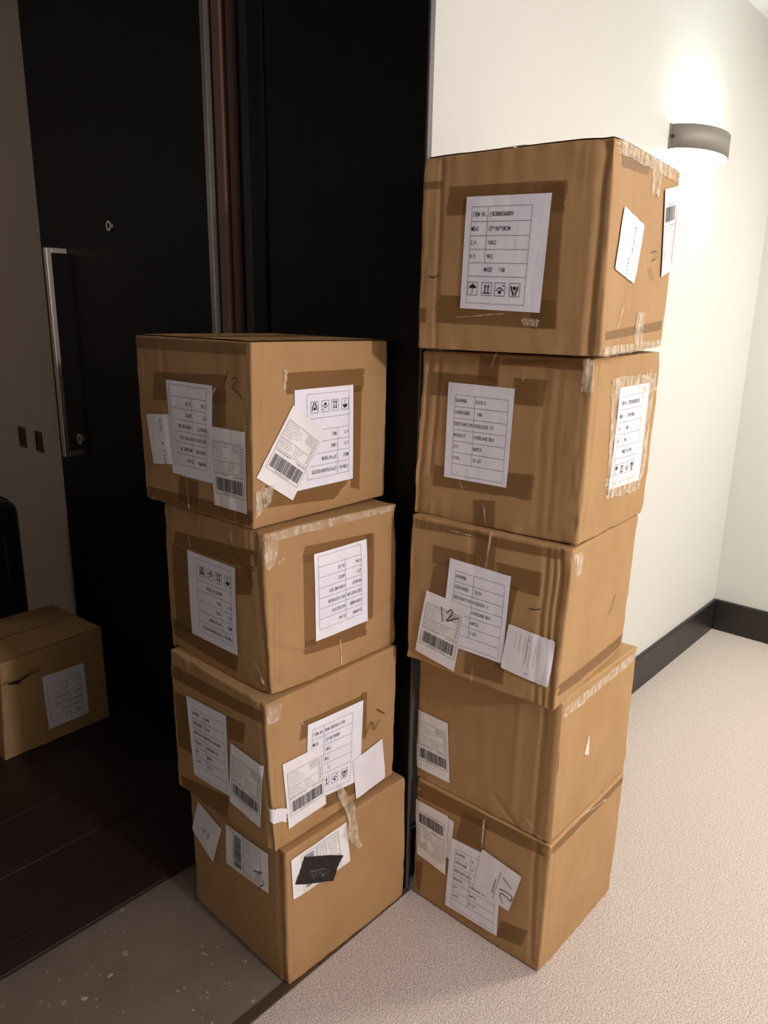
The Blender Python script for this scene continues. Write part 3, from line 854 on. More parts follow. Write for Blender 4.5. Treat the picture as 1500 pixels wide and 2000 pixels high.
    def build(self, label):
        c, s = math.cos(self.yaw), math.sin(self.yaw)
        loc = (self.o[0] + c * self.center[0] - s * self.center[1], self.o[1] + s * self.center[0] + c * self.center[1], self.o[2])
        root = empty('cardboard_box', loc, self.yaw)
        tag(root, label, 'box', GROUP[self.key])
        self.root = root
        n = 84
        t = np.linspace(0, 1, n + 1)
        # crowd the grid towards the edges
        t = t + 0.125 * np.sin(2 * np.pi * t) * -1
        t = (t - t.min()) / (t.max() - t.min())
        g = np.stack(np.meshgrid(t, t, indexing='ij'), -1).reshape(-1, 2)
        idx = np.arange((n + 1) ** 2).reshape(n + 1, n + 1)
        quad = np.stack([idx[:-1, :-1], idx[1:, :-1], idx[1:, 1:], idx[:-1, 1:]], -1).reshape(-1, 4)
        V, Fq = [], []
        base = 0
        for ax in range(3):
            for side in (0, 1):
                p = np.zeros((len(g), 3))
                o1, o2 = [(1, 2), (2, 0), (0, 1)][ax]
                p[:, ax] = side * self.dim[ax]
                p[:, o1] = g[:, 0] * self.dim[o1]
                p[:, o2] = g[:, 1] * self.dim[o2]
                V.append(p)
                Fq.append((quad if side else quad[:, ::-1]) + base)
                base += len(g)
        V = np.concatenate(V)
        Fq = np.concatenate(Fq)
        key = np.round(V * 1e6).astype(np.int64)
        _, first, inv = np.unique(key, axis=0, return_index=True, return_inverse=True)
        inv = inv.reshape(-1)
        V = V[first]
        Fq = inv[Fq]
        P = self.settle(self.place(V))
        me = bpy.data.meshes.new('body')
        me.vertices.add(len(P))
        me.vertices.foreach_set('co', P.astype(np.float32).ravel())
        me.loops.add(Fq.size)
        me.loops.foreach_set('vertex_index', Fq.astype(np.int32).ravel())
        me.polygons.add(len(Fq))
        me.polygons.foreach_set('loop_start', np.arange(0, Fq.size, 4, dtype=np.int32))
        me.polygons.foreach_set('use_smooth', np.ones(len(Fq), dtype=bool))
        me.update()
        me.validate()
        me.materials.append(M['kraft'])
        ob = bpy.data.objects.new('body', me)
        COL.objects.link(ob)
        ob.parent = root
        return root

    def settle(self, P):
        """rest the underside on the lid of the carton below"""
        low = BELOW.get(self.key)
        if low is None:
            return P
        low = CARTONS[low][0]
        c1, s1 = math.cos(self.yaw), math.sin(self.yaw)
        c2, s2 = math.cos(low.yaw), math.sin(low.yaw)
        q = P + self.center
        wx = self.o[0] + c1 * q[:, 0] - s1 * q[:, 1]
        wy = self.o[1] + s1 * q[:, 0] + c1 * q[:, 1]
        wz = self.o[2] + q[:, 2]
        lx = c2 * (wx - low.o[0]) + s2 * (wy - low.o[1])
        ly = -s2 * (wx - low.o[0]) + c2 * (wy - low.o[1])
        u, v = np.clip(lx / low.B, 0, 1), np.clip(ly / low.A, 0, 1)
        top = low.o[2] + low.H + low.tx * lx + low.ty * ly
        for (i, j, kk), o in low.off.items():
            if kk:
                top = top + (u if i else 1 - u) * (v if j else 1 - v) * o[2]
        inside = (lx > -0.01) & (lx < low.B + 0.01) & (ly > -0.01) & (ly < low.A + 0.01)
        P[:, 2] = np.where(inside & (wz < top + 0.0003), top + 0.0003 - self.o[2], P[:, 2])
        return P

    def quad_sheet(self, name, face, Q, off, mat, thick=0.0004, nu=16, nv=20, wrinkle=0.0, parent=None, ragged=0.0, seed=0, curl=None, round_c=0.0):
        """a thin sheet stuck on a face; Q = four (s,t) corners, image order TL TR BR BL"""
        Q = np.array(Q, float)
        uu, vv = np.meshgrid(np.linspace(0, 1, nu + 1), np.linspace(0, 1, nv + 1), indexing='ij')
        u, v = uu.ravel(), vv.ravel()
        if ragged:
            e = np.stack([u * 9 + seed, v * 9, u * 0 + seed], 1)
            u = np.where((u == 0) | (u == 1), u + ragged * vnoise(e * 2, seed), u)
            v = np.where((v == 0) | (v == 1), v + ragged * vnoise(e * 2, seed + 9), v)
        ST = ((1 - u) * (1 - v))[:, None] * Q[0] + (u * (1 - v))[:, None] * Q[1] + (u * v)[:, None] * Q[2] + ((1 - u) * v)[:, None] * Q[3]
        if round_c:
            c0 = Q.mean(0)
            for ci, (a, b) in enumerate(((0, 0), (1, 0), (1, 1), (0, 1))):
                m = (u == a) & (v == b)
                ST[m] += (c0 - ST[m]) * round_c
        o = np.full(len(u), off)
        if wrinkle:
            o = o + wrinkle * np.abs(vnoise(np.stack([ST[:, 0] * 75, ST[:, 1] * 22, u * 0 + seed], 1), seed + 40))
        if curl is not None:
            cu, cv, amt, rad = curl
            o = o + amt * np.clip(1 - np.hypot(u - cu, v - cv) / rad, 0, 1) ** 2
        P = self.on_face(face, ST[:, 0], ST[:, 1], o)
        idx = np.arange((nu + 1) * (nv + 1)).reshape(nu + 1, nv + 1)
        fq = np.stack([idx[:-1, :-1], idx[:-1, 1:], idx[1:, 1:], idx[1:, :-1]], -1).reshape(-1, 4)
        ob = mesh_obj(name, P, fq.tolist(), mat, parent or self.root, True)
        return ob


BELOW = {'L1': 'L2', 'L2': 'L3', 'L3': 'L4', 'R1': 'R2', 'R2': 'R3', 'R3': 'R4', 'R4': 'R5'}
GROUP = {k: ('cartons in the shorter stack by the dark reveal' if k[0] == 'L' else 'cartons in the taller stack by the cream wall' if k[0] == 'R' else '') for k in BOX}
GROUP['I1'] = None
CARTONS = {
    'L1': (Carton('L1', 11, 0.0040, (0.0018, 0.0024), 0.9, [('A', (0.10, 0.36), (0.13, 0.02), 0.002, 0.006), ('B', (0.03, 0.37), (0.025, 0.0), 0.0018, 0.004)]),
           'top carton of the shorter stack with a slanted barcode label'),
    'L2': (Carton('L2', 22, 0.0060, (0.0018, 0.0036), 1.5, [('A', (0.36, 0.36), (0.372, 0.0), 0.006, 0.007), ('A', (0.25, 0.33), (0.37, 0.22), 0.003, 0.006), ('B', (0.03, 0.22), (0.02, 0.02), 0.005, 0.008), ('B', (0.0, 0.12), (0.06, 0.085), 0.004, 0.006), ('B', (0.06, 0.085), (0.12, 0.06), 0.003, 0.006), ('B', (0.29, 0.08), (0.39, 0.13), 0.003, 0.006)], [(0, 0, 1, 0.010, 0.05), (0, 0, 0, 0.006, 0.05), (0, 0, 0.5, 0.004, 0.08)]),
           'carton second from the top of the shorter stack with a crushed taped front edge'),
    'L3': (Carton('L3', 33, 0.0054, (0.0018, 0.0030), 1.1, [('B', (0.02, 0.30), (0.02, 0.0), 0.003, 0.005), ('A', (0.36, 0.37), (0.37, 0.0), 0.003, 0.006)], [(0, 0, 1, 0.005, 0.04)]),
           'carton second from the floor in the shorter stack with an N-shaped pen mark'),
    'L4': (Carton('L4', 44, 0.0060, (0.0024, 0.0024), 0.9, [('A', (0.365, 0.36), (0.372, 0.0), 0.004, 0.007), ('B', (0.026, 0.33), (0.022, 0.02), 0.0035, 0.006)]),
           'bottom carton of the shorter stack with a black film patch over its label'),
    'R1': (Carton('R1', 55, 0.0040, (0.0024, 0.0024), 1.0, [('A', (0.042, 0.365), (0.042, 0.0), 0.0022, 0.004), ('A', (0.375, 0.36), (0.368, 0.0), 0.004, 0.007), ('B', (0.10, 0.36), (0.11, 0.02), 0.002, 0.005), ('B', (0.15, 0.36), (0.15, 0.05), 0.0016, 0.005), ('B', (0.33, 0.36), (0.33, 0.25), 0.0016, 0.005)], [(0, 0, 1, 0.004, 0.04)]),
           'top carton of the taller stack, just below the lit sconce'),
    'R2': (Carton('R2', 66, 0.0048, (-0.0024, 0.0030), 1.4, [('A', (0.02, 0.37), (0.012, 0.0), 0.004, 0.006), ('A', (0.045, 0.37), (0.04, 0.1), 0.003, 0.005), ('A', (0.30, 0.36), (0.31, 0.02), 0.0016, 0.006), ('A', (0.33, 0.36), (0.335, 0.02), 0.0015, 0.005), ('B', (0.02, 0.36), (0.02, 0.03), 0.0025, 0.005)], [(0, 1, 1, 0.005, 0.05), (0, 0, 0, 0.003, 0.04)]),
           'carton second from the top of the taller stack with one printed sheet per side'),
    'R3': (Carton('R3', 77, 0.0048, (0.0018, 0.0018), 1.1, [('A', (0.335, 0.35), (0.345, 0.0), 0.003, 0.005), ('A', (0.352, 0.35), (0.362, 0.0), 0.003, 0.004), ('A', (0.368, 0.35), (0.378, 0.0), 0.0045, 0.005), ('B', (0.0, 0.035), (0.39, 0.03), 0.002, 0.005), ('B', (0.08, 0.26), (0.16, 0.05), 0.0012, 0.006), ('A', (0.165, 0.36), (0.16, 0.27), 0.003, 0.004)], [(0, 0, 1, 0.004, 0.04)]),
           'middle carton of the taller stack, its barcode label scrawled 12 in pen'),
    'R4': (Carton('R4', 88, 0.0040, (0.0018, 0.0018), 0.8, [('A', (0.30, 0.36), (0.292, 0.04), -0.0018, 0.008), ('A', (0.36, 0.36), (0.355, 0.0), 0.0025, 0.005), ('A', (0.24, 0.06), (0.31, 0.0), 0.002, 0.005)]),
           'carton second from the floor in the taller stack with a pale scuff'),
    'R5': (Carton('R5', 99, 0.0060, (0.0024, 0.0024), 0.9, [('A', (0.36, 0.36), (0.37, 0.03), 0.0025, 0.006), ('B', (0.02, 0.34), (0.02, 0.06), 0.002, 0.006), ('B', (0.02, 0.20), (0.25, 0.30), 0.0012, 0.006)], [(0, 0, 0, 0.004, 0.05)]),
           'bottom carton of the taller stack with a white sticker scrawled 12 over its sheet'),
    'I1': (Carton('I1', 121, 0.0048, (0.0018, 0.0018), 1.1, [('B', (0.05, 0.37), (0.045, 0.0), 0.002, 0.006)]),
           'lone carton with a torn front standing in the dark apartment'),
}
for k, (c, lb) in CARTONS.items():
    c.build(lb)

# lid flaps where the lids can be seen
for k in ('L1', 'I1', 'R1'):
    c = CARTONS[k][0]
    B_, A_ = c.B, c.A
    g = 0.0025
    for i, (s0, s1, t0, t1) in enumerate(((0.004, B_ - 0.004, 0.004, A_ / 2 - g), (0.004, B_ - 0.004, A_ / 2 + g, A_ - 0.004))):
        c.quad_sheet('lid_flap', 'T', [(s0, t1), (s1, t1), (s1, t0), (s0, t0)], 0.0022, M['kraft'], nu=14, nv=10, wrinkle=0.001, seed=70 + i)
    if k == 'I1':
        continue
    c.quad_sheet('lid_tape', 'T', [(0.002, A_ / 2 + 0.026), (B_ - 0.002, A_ / 2 + 0.026), (B_ - 0.002, A_ / 2 - 0.026), (0.002, A_ / 2 - 0.026)], 0.0036, M['tape'], nu=16, nv=6, wrinkle=0.0006, seed=75)

# glued overlap standing proud along the near edge of the fourth carton
c = CARTONS['R4'][0]
vs_, fs = [], []
ts = np.linspace(0.004, c.H - 0.004, 30)
for (S, off) in ((c.A - 0.030, 0.0012), (c.A - 0.002, 0.0035), (c.A - 0.002, 0.0006)):
    pass
prof = [(-0.030, 0.0012), (-0.004, 0.0030), (0.0, 0.0)]
P0 = c.on_face('A', np.full(30, c.A - 0.028), ts, 0.0010)
P1 = c.on_face('A', np.full(30, c.A - 0.012), ts, 0.0030)
P2 = P1 + np.array([0.0, -0.0165, 0.0]) + np.array([-0.0006, 0, 0])
P3 = P2 + np.array([0.0035, 0.0, 0.0])
vs_ = np.concatenate([P0, P1, P2, P3])
for a in range(3):
    for i in range(29):
        fs.append([a * 30 + i, a * 30 + i + 1, (a + 1) * 30 + i + 1, (a + 1) * 30 + i][::-1])
mesh_obj('joint_overlap', vs_, fs, M['kraft'], c.root, True)
tt = np.linspace(0.004, 0.24, 24)  # dark strip laid on the board, paints the shade in the seam gap
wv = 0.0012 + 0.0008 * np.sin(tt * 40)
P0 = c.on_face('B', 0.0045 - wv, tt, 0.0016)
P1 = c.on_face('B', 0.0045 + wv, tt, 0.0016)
mesh_obj('seam_shade_strip', np.concatenate([P0, P1]), [[i, 24 + i, 25 + i, i + 1] for i in range(23)], M['hollow_shade'], c.root)['label'] = 'dark strip painted as the shade inside the seam'

# torn slit across the front of the carton in the apartment
c = CARTONS['I1'][0]
tear = np.array([[-0.0042, 0.2903], [0.0279, 0.2947], [0.0584, 0.2902], [0.0772, 0.2983], [0.109, 0.3015], [0.1335, 0.2999]])
upper = c.on_face('B', tear[:, 0], tear[:, 1] + np.array([0.003, 0.004, 0.006, 0.004, 0.003, 0.001]), 0.008)
lower = c.on_face('B', tear[:, 0], tear[:, 1] + 0.028, 0.0015)
k = len(tear)
mesh_obj('torn_flap', np.concatenate([upper, lower, upper + np.array([0, 0.003, 0.0005])]), [[i, i + 1, k + i + 1, k + i] for i in range(k - 1)] + [[i, 2 * k + i, 2 * k + i + 1, i + 1] for i in range(k - 1)], M['kraft'], c.root, True)
lowr = c.on_face('B', tear[:, 0], tear[:, 1] - np.array([0.002, 0.006, 0.011, 0.007, 0.003, 0.001]), 0.0012)  # dark sheet laid on the board, paints the shade inside the slit
upr = c.on_face('B', tear[:, 0], tear[:, 1] + np.array([0.002, 0.003, 0.004, 0.003, 0.002, 0.001]), 0.0012)
mesh_obj('tear_shade_sheet', np.concatenate([upr, lowr]), [[i, k + i, k + i + 1, i + 1] for i in range(k - 1)], M['hollow_shade'], c.root)

# tapes
for i, (bk, face, kind, Q) in enumerate(TAPES):
    c = CARTONS[bk][0]
    if kind == 'b':
        c.quad_sheet('packing_tape', face, Q, 0.0009 + 0.00012 * (i % 5), M['tape'], nu=14, nv=14, wrinkle=0.0005, ragged=0.012, seed=i)
    elif kind == 'f':
        c.quad_sheet('clear_tape', face, Q, 0.0016 + 0.0001 * (i % 4), M['clear'], nu=24, nv=18, wrinkle=0.0030, ragged=0.06, seed=i)
    else:
        c.quad_sheet('scuff', face, Q, 0.0012, M['scuffed'], nu=6, nv=10, ragged=0.06, seed=i)

# single bright crinkles in the film
for i, (bk, face, a, b_, wd) in enumerate(CRINKLES):
    c = CARTONS[bk][0]
    a = np.array(a)
    b_ = np.array(b_)
    t = (b_ - a) / np.linalg.norm(b_ - a)
    nrm = np.array([-t[1], t[0]]) * wd / 2
    c.quad_sheet('film_crinkle', face, [a + nrm, b_ + nrm, b_ - nrm, a - nrm], 0.0022, M['clear'], nu=16, nv=4, wrinkle=0.0035, ragged=0.12, seed=200 + i)

# ------------------------------------------------------------------ lettering
GLYPH = {}


def glyph(ch):
    if ch in GLYPH:
        return GLYPH[ch]
    cu = bpy.data.curves.new('glyph', 'FONT')
    cu.body = ch
    cu.size = 1.0
    cu.resolution_u = 2
    cu.offset = 0.010
    ob = bpy.data.objects.new('glyph', cu)
    me = ob.to_mesh()
    v = np.array([p.co[:2] for p in me.vertices]) if len(me.vertices) else np.zeros((0, 2))
    f = [list(p.vertices) for p in me.polygons]
    ob.to_mesh_clear()
    bpy.data.objects.remove(ob)
    bpy.data.curves.remove(cu)
    GLYPH[ch] = (v, f)
    return GLYPH[ch]


class Print:
    """collects flat ink in label units: x 0..1 to the right, y 0..1 downwards"""

    def __init__(self, w, h):
        self.w, self.h = w, h
        self.v, self.f = [], []

    def poly(self, pts):
        b = len(self.v)
        self.v += [tuple(p) for p in pts]
        self.f.append(list(range(b, b + len(pts))))

    def rect(self, x0, y0, x1, y1, n=1):
        vert = abs(y1 - y0) * self.h > abs(x1 - x0) * self.w
        for i in range(n):
            a, b = i / n, (i + 1) / n
            if vert:
                self.poly([(x0, y0 + (y1 - y0) * a), (x1, y0 + (y1 - y0) * a), (x1, y0 + (y1 - y0) * b), (x0, y0 + (y1 - y0) * b)])
            else:
                self.poly([(x0 + (x1 - x0) * a, y0), (x0 + (x1 - x0) * b, y0), (x0 + (x1 - x0) * b, y1), (x0 + (x1 - x0) * a, y1)])

    def hline(self, x0, x1, y, t=0.0008):
        d = t / self.h / 2
        self.rect(x0, y - d, x1, y + d, 10)

    def vline(self, x, y0, y1, t=0.0006):
        d = t / self.w / 2
        self.rect(x - d, y0, x + d, y1, 10)

    def frame(self, x0, y0, x1, y1, t=0.0006):
        self.hline(x0, x1, y0, t)
        self.hline(x0, x1, y1, t)
        self.vline(x0, y0, y1, t)
        self.vline(x1, y0, y1, t)

    def text(self, s, x, y, size, adv=0.60, turn=0, squeeze=0.85):
        """size = cap height in metres; (x, y) = left end of the base line; turn in quarter turns clockwise"""
        k = size / 0.70
        pen = 0.0
        for ch in s:
            if ch != ' ':
                gv, gf = glyph(ch)
                if len(gv):
                    wch = gv[:, 0].max() - gv[:, 0].min()
                    sq = min(squeeze, adv * 0.92 / max(wch, 1e-3))
                    gx = (gv[:, 0] - gv[:, 0].min() - wch / 2) * sq + adv / 2
                    px = (pen + gx) * k
                    py = gv[:, 1] * k
                    b = len(self.v)
                    for a, c_ in zip(px, py):
                        if turn == 0:
                            self.v.append((x + a / self.w, y - c_ / self.h))
                        elif turn == 1:
                            self.v.append((x + c_ / self.w, y + a / self.h))
                        else:
                            self.v.append((x - c_ / self.w, y - a / self.h))
                    self.f += [[b + i for i in ff] for ff in gf]
            pen += adv

    def disc(self, x, y, r, n=14, a0=0.0, a1=2 * math.pi):
        self.poly([(x + r * math.cos(a0 + (a1 - a0) * i / n) / self.w, y - r * math.sin(a0 + (a1 - a0) * i / n) / self.h) for i in range(n + (0 if a1 - a0 > 6.2 else 1))])

    def stroke(self, pts, t):
        """pts in metres from the label's top-left"""
        for a, b in zip(pts[:-1], pts[1:]):
            dx, dy = b[0] - a[0], b[1] - a[1]
            L = math.hypot(dx, dy) or 1e-6
            nx, ny = -dy / L * t / 2, dx / L * t / 2
            ex, ey = dx / L * t * 0.3, dy / L * t * 0.3
            self.poly([((p[0]) / self.w, (p[1]) / self.h) for p in ((a[0] + nx - ex, a[1] + ny - ey), (b[0] + nx + ex, b[1] + ny + ey), (b[0] - nx + ex, b[1] - ny + ey), (a[0] - nx - ex, a[1] - ny - ey))])

    def build(self, carton, face, Q, off, parent, mat, rot=0, name='print'):
        Q = [Q[0], Q[1], Q[2], Q[3]]
        k = (rot // 90) % 4
        # reading corner order: rotate the sheet clockwise by rot
        Q = np.array(Q[-k:] + Q[:-k] if False else [Q[(i + k) % 4] for i in range(4)], float)
        uv = np.array(self.v, float)
        u, v = uv[:, 0], uv[:, 1]
        ST = ((1 - u) * (1 - v))[:, None] * Q[0] + (u * (1 - v))[:, None] * Q[1] + (u * v)[:, None] * Q[2] + ((1 - u) * v)[:, None] * Q[3]
        P = carton.on_face(face, ST[:, 0], ST[:, 1], off)
        return mesh_obj(name, P, self.f, mat, parent)


def icon_box(p, cx, cy, hw):
    x0, x1 = cx - hw / p.w, cx + hw / p.w
    y0, y1 = cy - hw * 1.12 / p.h, cy + hw * 1.12 / p.h
    p.frame(x0, y0, x1, y1, 0.0009)


def icons(p, xs, cy, hw):
    for i, cx in enumerate(xs):
        if cx is None:
            continue
        icon_box(p, cx, cy, hw)
        X, Y = cx * p.w, cy * p.h
        s = hw
        if i == 0:      # umbrella
            p.disc(cx, cy - 0.05 * s / p.h, s * 0.72, 12, 0.0, math.pi)
            p.stroke([(X, Y - 0.9 * s), (X, Y + 0.75 * s), (X - 0.22 * s, Y + 0.82 * s)], s * 0.13)
        elif i == 1:    # this way up
            for dx in (-0.32, 0.32):
                p.stroke([(X + dx * s, Y - 0.4 * s), (X + dx * s, Y + 0.55 * s)], s * 0.20)
                p.poly([((X + dx * s - 0.28 * s) / p.w, (Y - 0.3 * s) / p.h), ((X + dx * s) / p.w, (Y - 0.85 * s) / p.h), ((X + dx * s + 0.28 * s) / p.w, (Y - 0.3 * s) / p.h)])
            p.stroke([(X - 0.65 * s, Y + 0.72 * s), (X + 0.65 * s, Y + 0.72 * s)], s * 0.2)
        elif i == 2:    # keep from the sun
            p.stroke([(X - 0.75 * s, Y + 0.2 * s), (X, Y - 0.35 * s), (X + 0.75 * s, Y + 0.2 * s)], s * 0.17)
            p.disc(cx, cy + 0.45 * s / p.h, s * 0.36, 6)
            p.disc(cx + 0.6 * s / p.w, cy - 0.65 * s / p.h, s * 0.16, 8)
        else:           # handle with care
            p.disc(cx, cy - 0.3 * s / p.h, s * 0.34, 8)
            for sg in (-1, 1):
                p.stroke([(X + sg * 0.62 * s, Y - 0.6 * s), (X + sg * 0.55 * s, Y + 0.05 * s), (X + sg * 0.25 * s, Y + 0.45 * s), (X + sg * 0.25 * s, Y + 0.9 * s)], s * 0.26)


SHIP_ROWS = ['SHIPPER', 'CONSINGEE', 'DESTINATION', 'PRODUCT', 'QTY', 'C/NO.', '']


def ship_print(w, h, vals, flip=False):
    p = Print(w, h)
    x0, x1, y0, y1 = 0.12, 0.93, 0.12, 0.96
    p.frame(x0, y0, x1, y1)
    xm = x0 + 0.385 * (x1 - x0)
    n = 7
    for i in range(1, n):
        p.hline(x0, x1, y0 + (y1 - y0) * i / n, 0.0007)
    p.vline(xm, y0, y0 + (y1 - y0) * 6 / 7, 0.0007)
    cap = 0.0076
    for i, (a, b) in enumerate(zip(SHIP_ROWS, vals)):
        yb = y0 + (y1 - y0) * (i + 0.62) / n
        p.text(a, x0 + 0.008, yb, cap, 0.385, 0, 0.8)
        p.text(b, xm + 0.012, yb, cap, 0.385, 0, 0.8)
    return p


def item_print(w, h, no, meas, made, show=(1, 1, 1, 1)):
    p = Print(w, h)
    x0, x1, y0, y1 = 0.08, 0.80, 0.09, 0.945
    p.frame(x0, y0, x1, y1)
    fr = [0, 0.150, 0.295, 0.435, 0.575, 0.715, 1.0]
    ys = [y0 + (y1 - y0) * f for f in fr]
    for yy in ys[1:-1]:
        p.hline(x0, x1, yy, 0.0007)
    xm = x0 + 0.28 * (x1 - x0)
    p.vline(xm, y0, ys[4], 0.0007)
    cap = 0.0080
    for i, (a, b) in enumerate((('ITEM NO.', no), ('MEAS', meas), ('G.W.', '10KG'), ('N.W.', '9KG'))):
        yb = ys[i] + (ys[i + 1] - ys[i]) * 0.66
        p.text(a, x0 + 0.008, yb, cap, 0.36, 0, 0.8)
        p.text(b, xm + 0.02, yb, cap, 0.40 if len(b) < 14 else 0.37, 0, 0.8)
    p.text(made, x0 + 0.20, ys[4] + (ys[5] - ys[4]) * 0.64, cap, 0.40, 0, 0.8)
    cy = (ys[5] + ys[6]) / 2 - 0.01
    icons(p, [x0 + 0.10 * (x1 - x0) if show[0] else None, x0 + 0.35 * (x1 - x0) if show[1] else None, x0 + 0.58 * (x1 - x0) if show[2] else None, x0 + 0.83 * (x1 - x0) if show[3] else None], cy, 0.0108)
    return p


def way_print(w, h, seed):
    r = random.Random(seed)
    p = Print(w, h)
    x0, x1, y0, y1 = 0.07, 0.95, 0.17, 0.83
    p.frame(x0, y0, x1, y1, 0.0007)
    ya, yb = 0.40, 0.545
    p.hline(x0, x1, yb, 0.0006)
    p.hline(x0, 0.84, ya, 0.0005)
    p.vline(0.86, y0, yb, 0.0005)
    p.vline(0.50, ya, yb - 0.02, 0.0004)
    p.frame(0.64, y0 + 0.02, 0.83, y0 + 0.12, 0.0004)

    def tiny(xa, xb, yy, t=0.0014):
        x = xa
        while x < xb:
            L = r.uniform(0.012, 0.05)
            p.rect(x, yy - t / h / 2, min(x + L, xb), yy + t / h / 2)
            x += L + r.uniform(0.008, 0.02)
    for k in range(6):
        tiny(x0 + 0.02, x0 + r.uniform(0.25, 0.52), y0 + 0.025 + k * 0.033, 0.0008)
    for k in range(4):
        tiny(0.66, 0.81, y0 + 0.035 + k * 0.022, 0.0011)
    for k in range(4):
        tiny(x0 + 0.02, r.uniform(0.3, 0.46), ya + 0.018 + k * 0.03, 0.0008)
        tiny(0.52, r.uniform(0.6, 0.8), ya + 0.018 + k * 0.03, 0.0008)
    for k in range(9):
        p.rect(0.885, y0 + 0.04 + k * 0.035, 0.885 + 0.020, y0 + 0.04 + k * 0.035 + 0.016)
    tiny(x0 + 0.03, 0.5, yb + 0.025, 0.0016)
    tiny(0.66, 0.93, yb + 0.03, 0.0016)
    x = x0 + 0.05
    while x < x1 - 0.05:
        bw = r.choice((0.007, 0.007, 0.013, 0.019))
        p.rect(x, 0.62, x + bw, 0.79, 3)
        x += bw + r.choice((0.006, 0.008, 0.013))
    tiny(0.3, 0.7, 0.81, 0.0012)
    return p


def dot_column(p, x, y0, y1, seed, t=0.0013, gap=0.004):
    r = random.Random(seed)
    y = y0
    while y < y1:
        L = r.uniform(0.004, 0.018)
        p.rect(x - t / p.w / 2, y, x + t / p.w / 2, y + L)
        y += L + gap + r.uniform(0.0, 0.01)


SHIP_VALS = {
    'R2': ['OUYS-D', ' 106', 'HIDLO(OD IO', 'AIRPLANE BOX', '66PCS', '15-23'],
    'R3': ['', ' 5GZ9', 'KIDDUSAY 1', 'AIRPLANE BOX', '66PCS', '7-23'],
    'R5': ['GL', 'XT', 'W', 'AIRPLANE BOX', '66PCS', '22-23'],
    'L1': ['OLINS', 'AMAZONUS 7P', 'UNITED KING', 'AIRPLANE BOX', '66PCS', '12-23'],
    'L2': ['OLINS', 'UK15551510', 'WIN WIDTHDOOR', 'AIRPLANE BOX', '66PCS', '20-23'],
    'L3': ['OLINS', 'CLOM', 'UNITED KINGDOM', 'AIRPLANE BOX', '66PCS', '3-23'],
    'I1': ['OLINS', 'CLOM AU', 'NEW WIDTHDOOR', 'AIRPLANE BOX', '66PCS', '19-23'],
}
ITEM_VALS = {
    'R1': ('(8C8803680W', '37*36*38CM', 'MADE   YAB'),
    'R2': ('57701926300105735', '37*36*38CM', 'MADE IN CHINA'),
    'L1': ('277019263001025735', '37*36*38CM', ''),
    'L2': ('277019263001025735', '37*36*38CM', 'MADE IN CHINA'),
    'L3': ('M1M 8D81B1D KWA', '37*36*38CM', '   1J'),
}
ORDER = {}
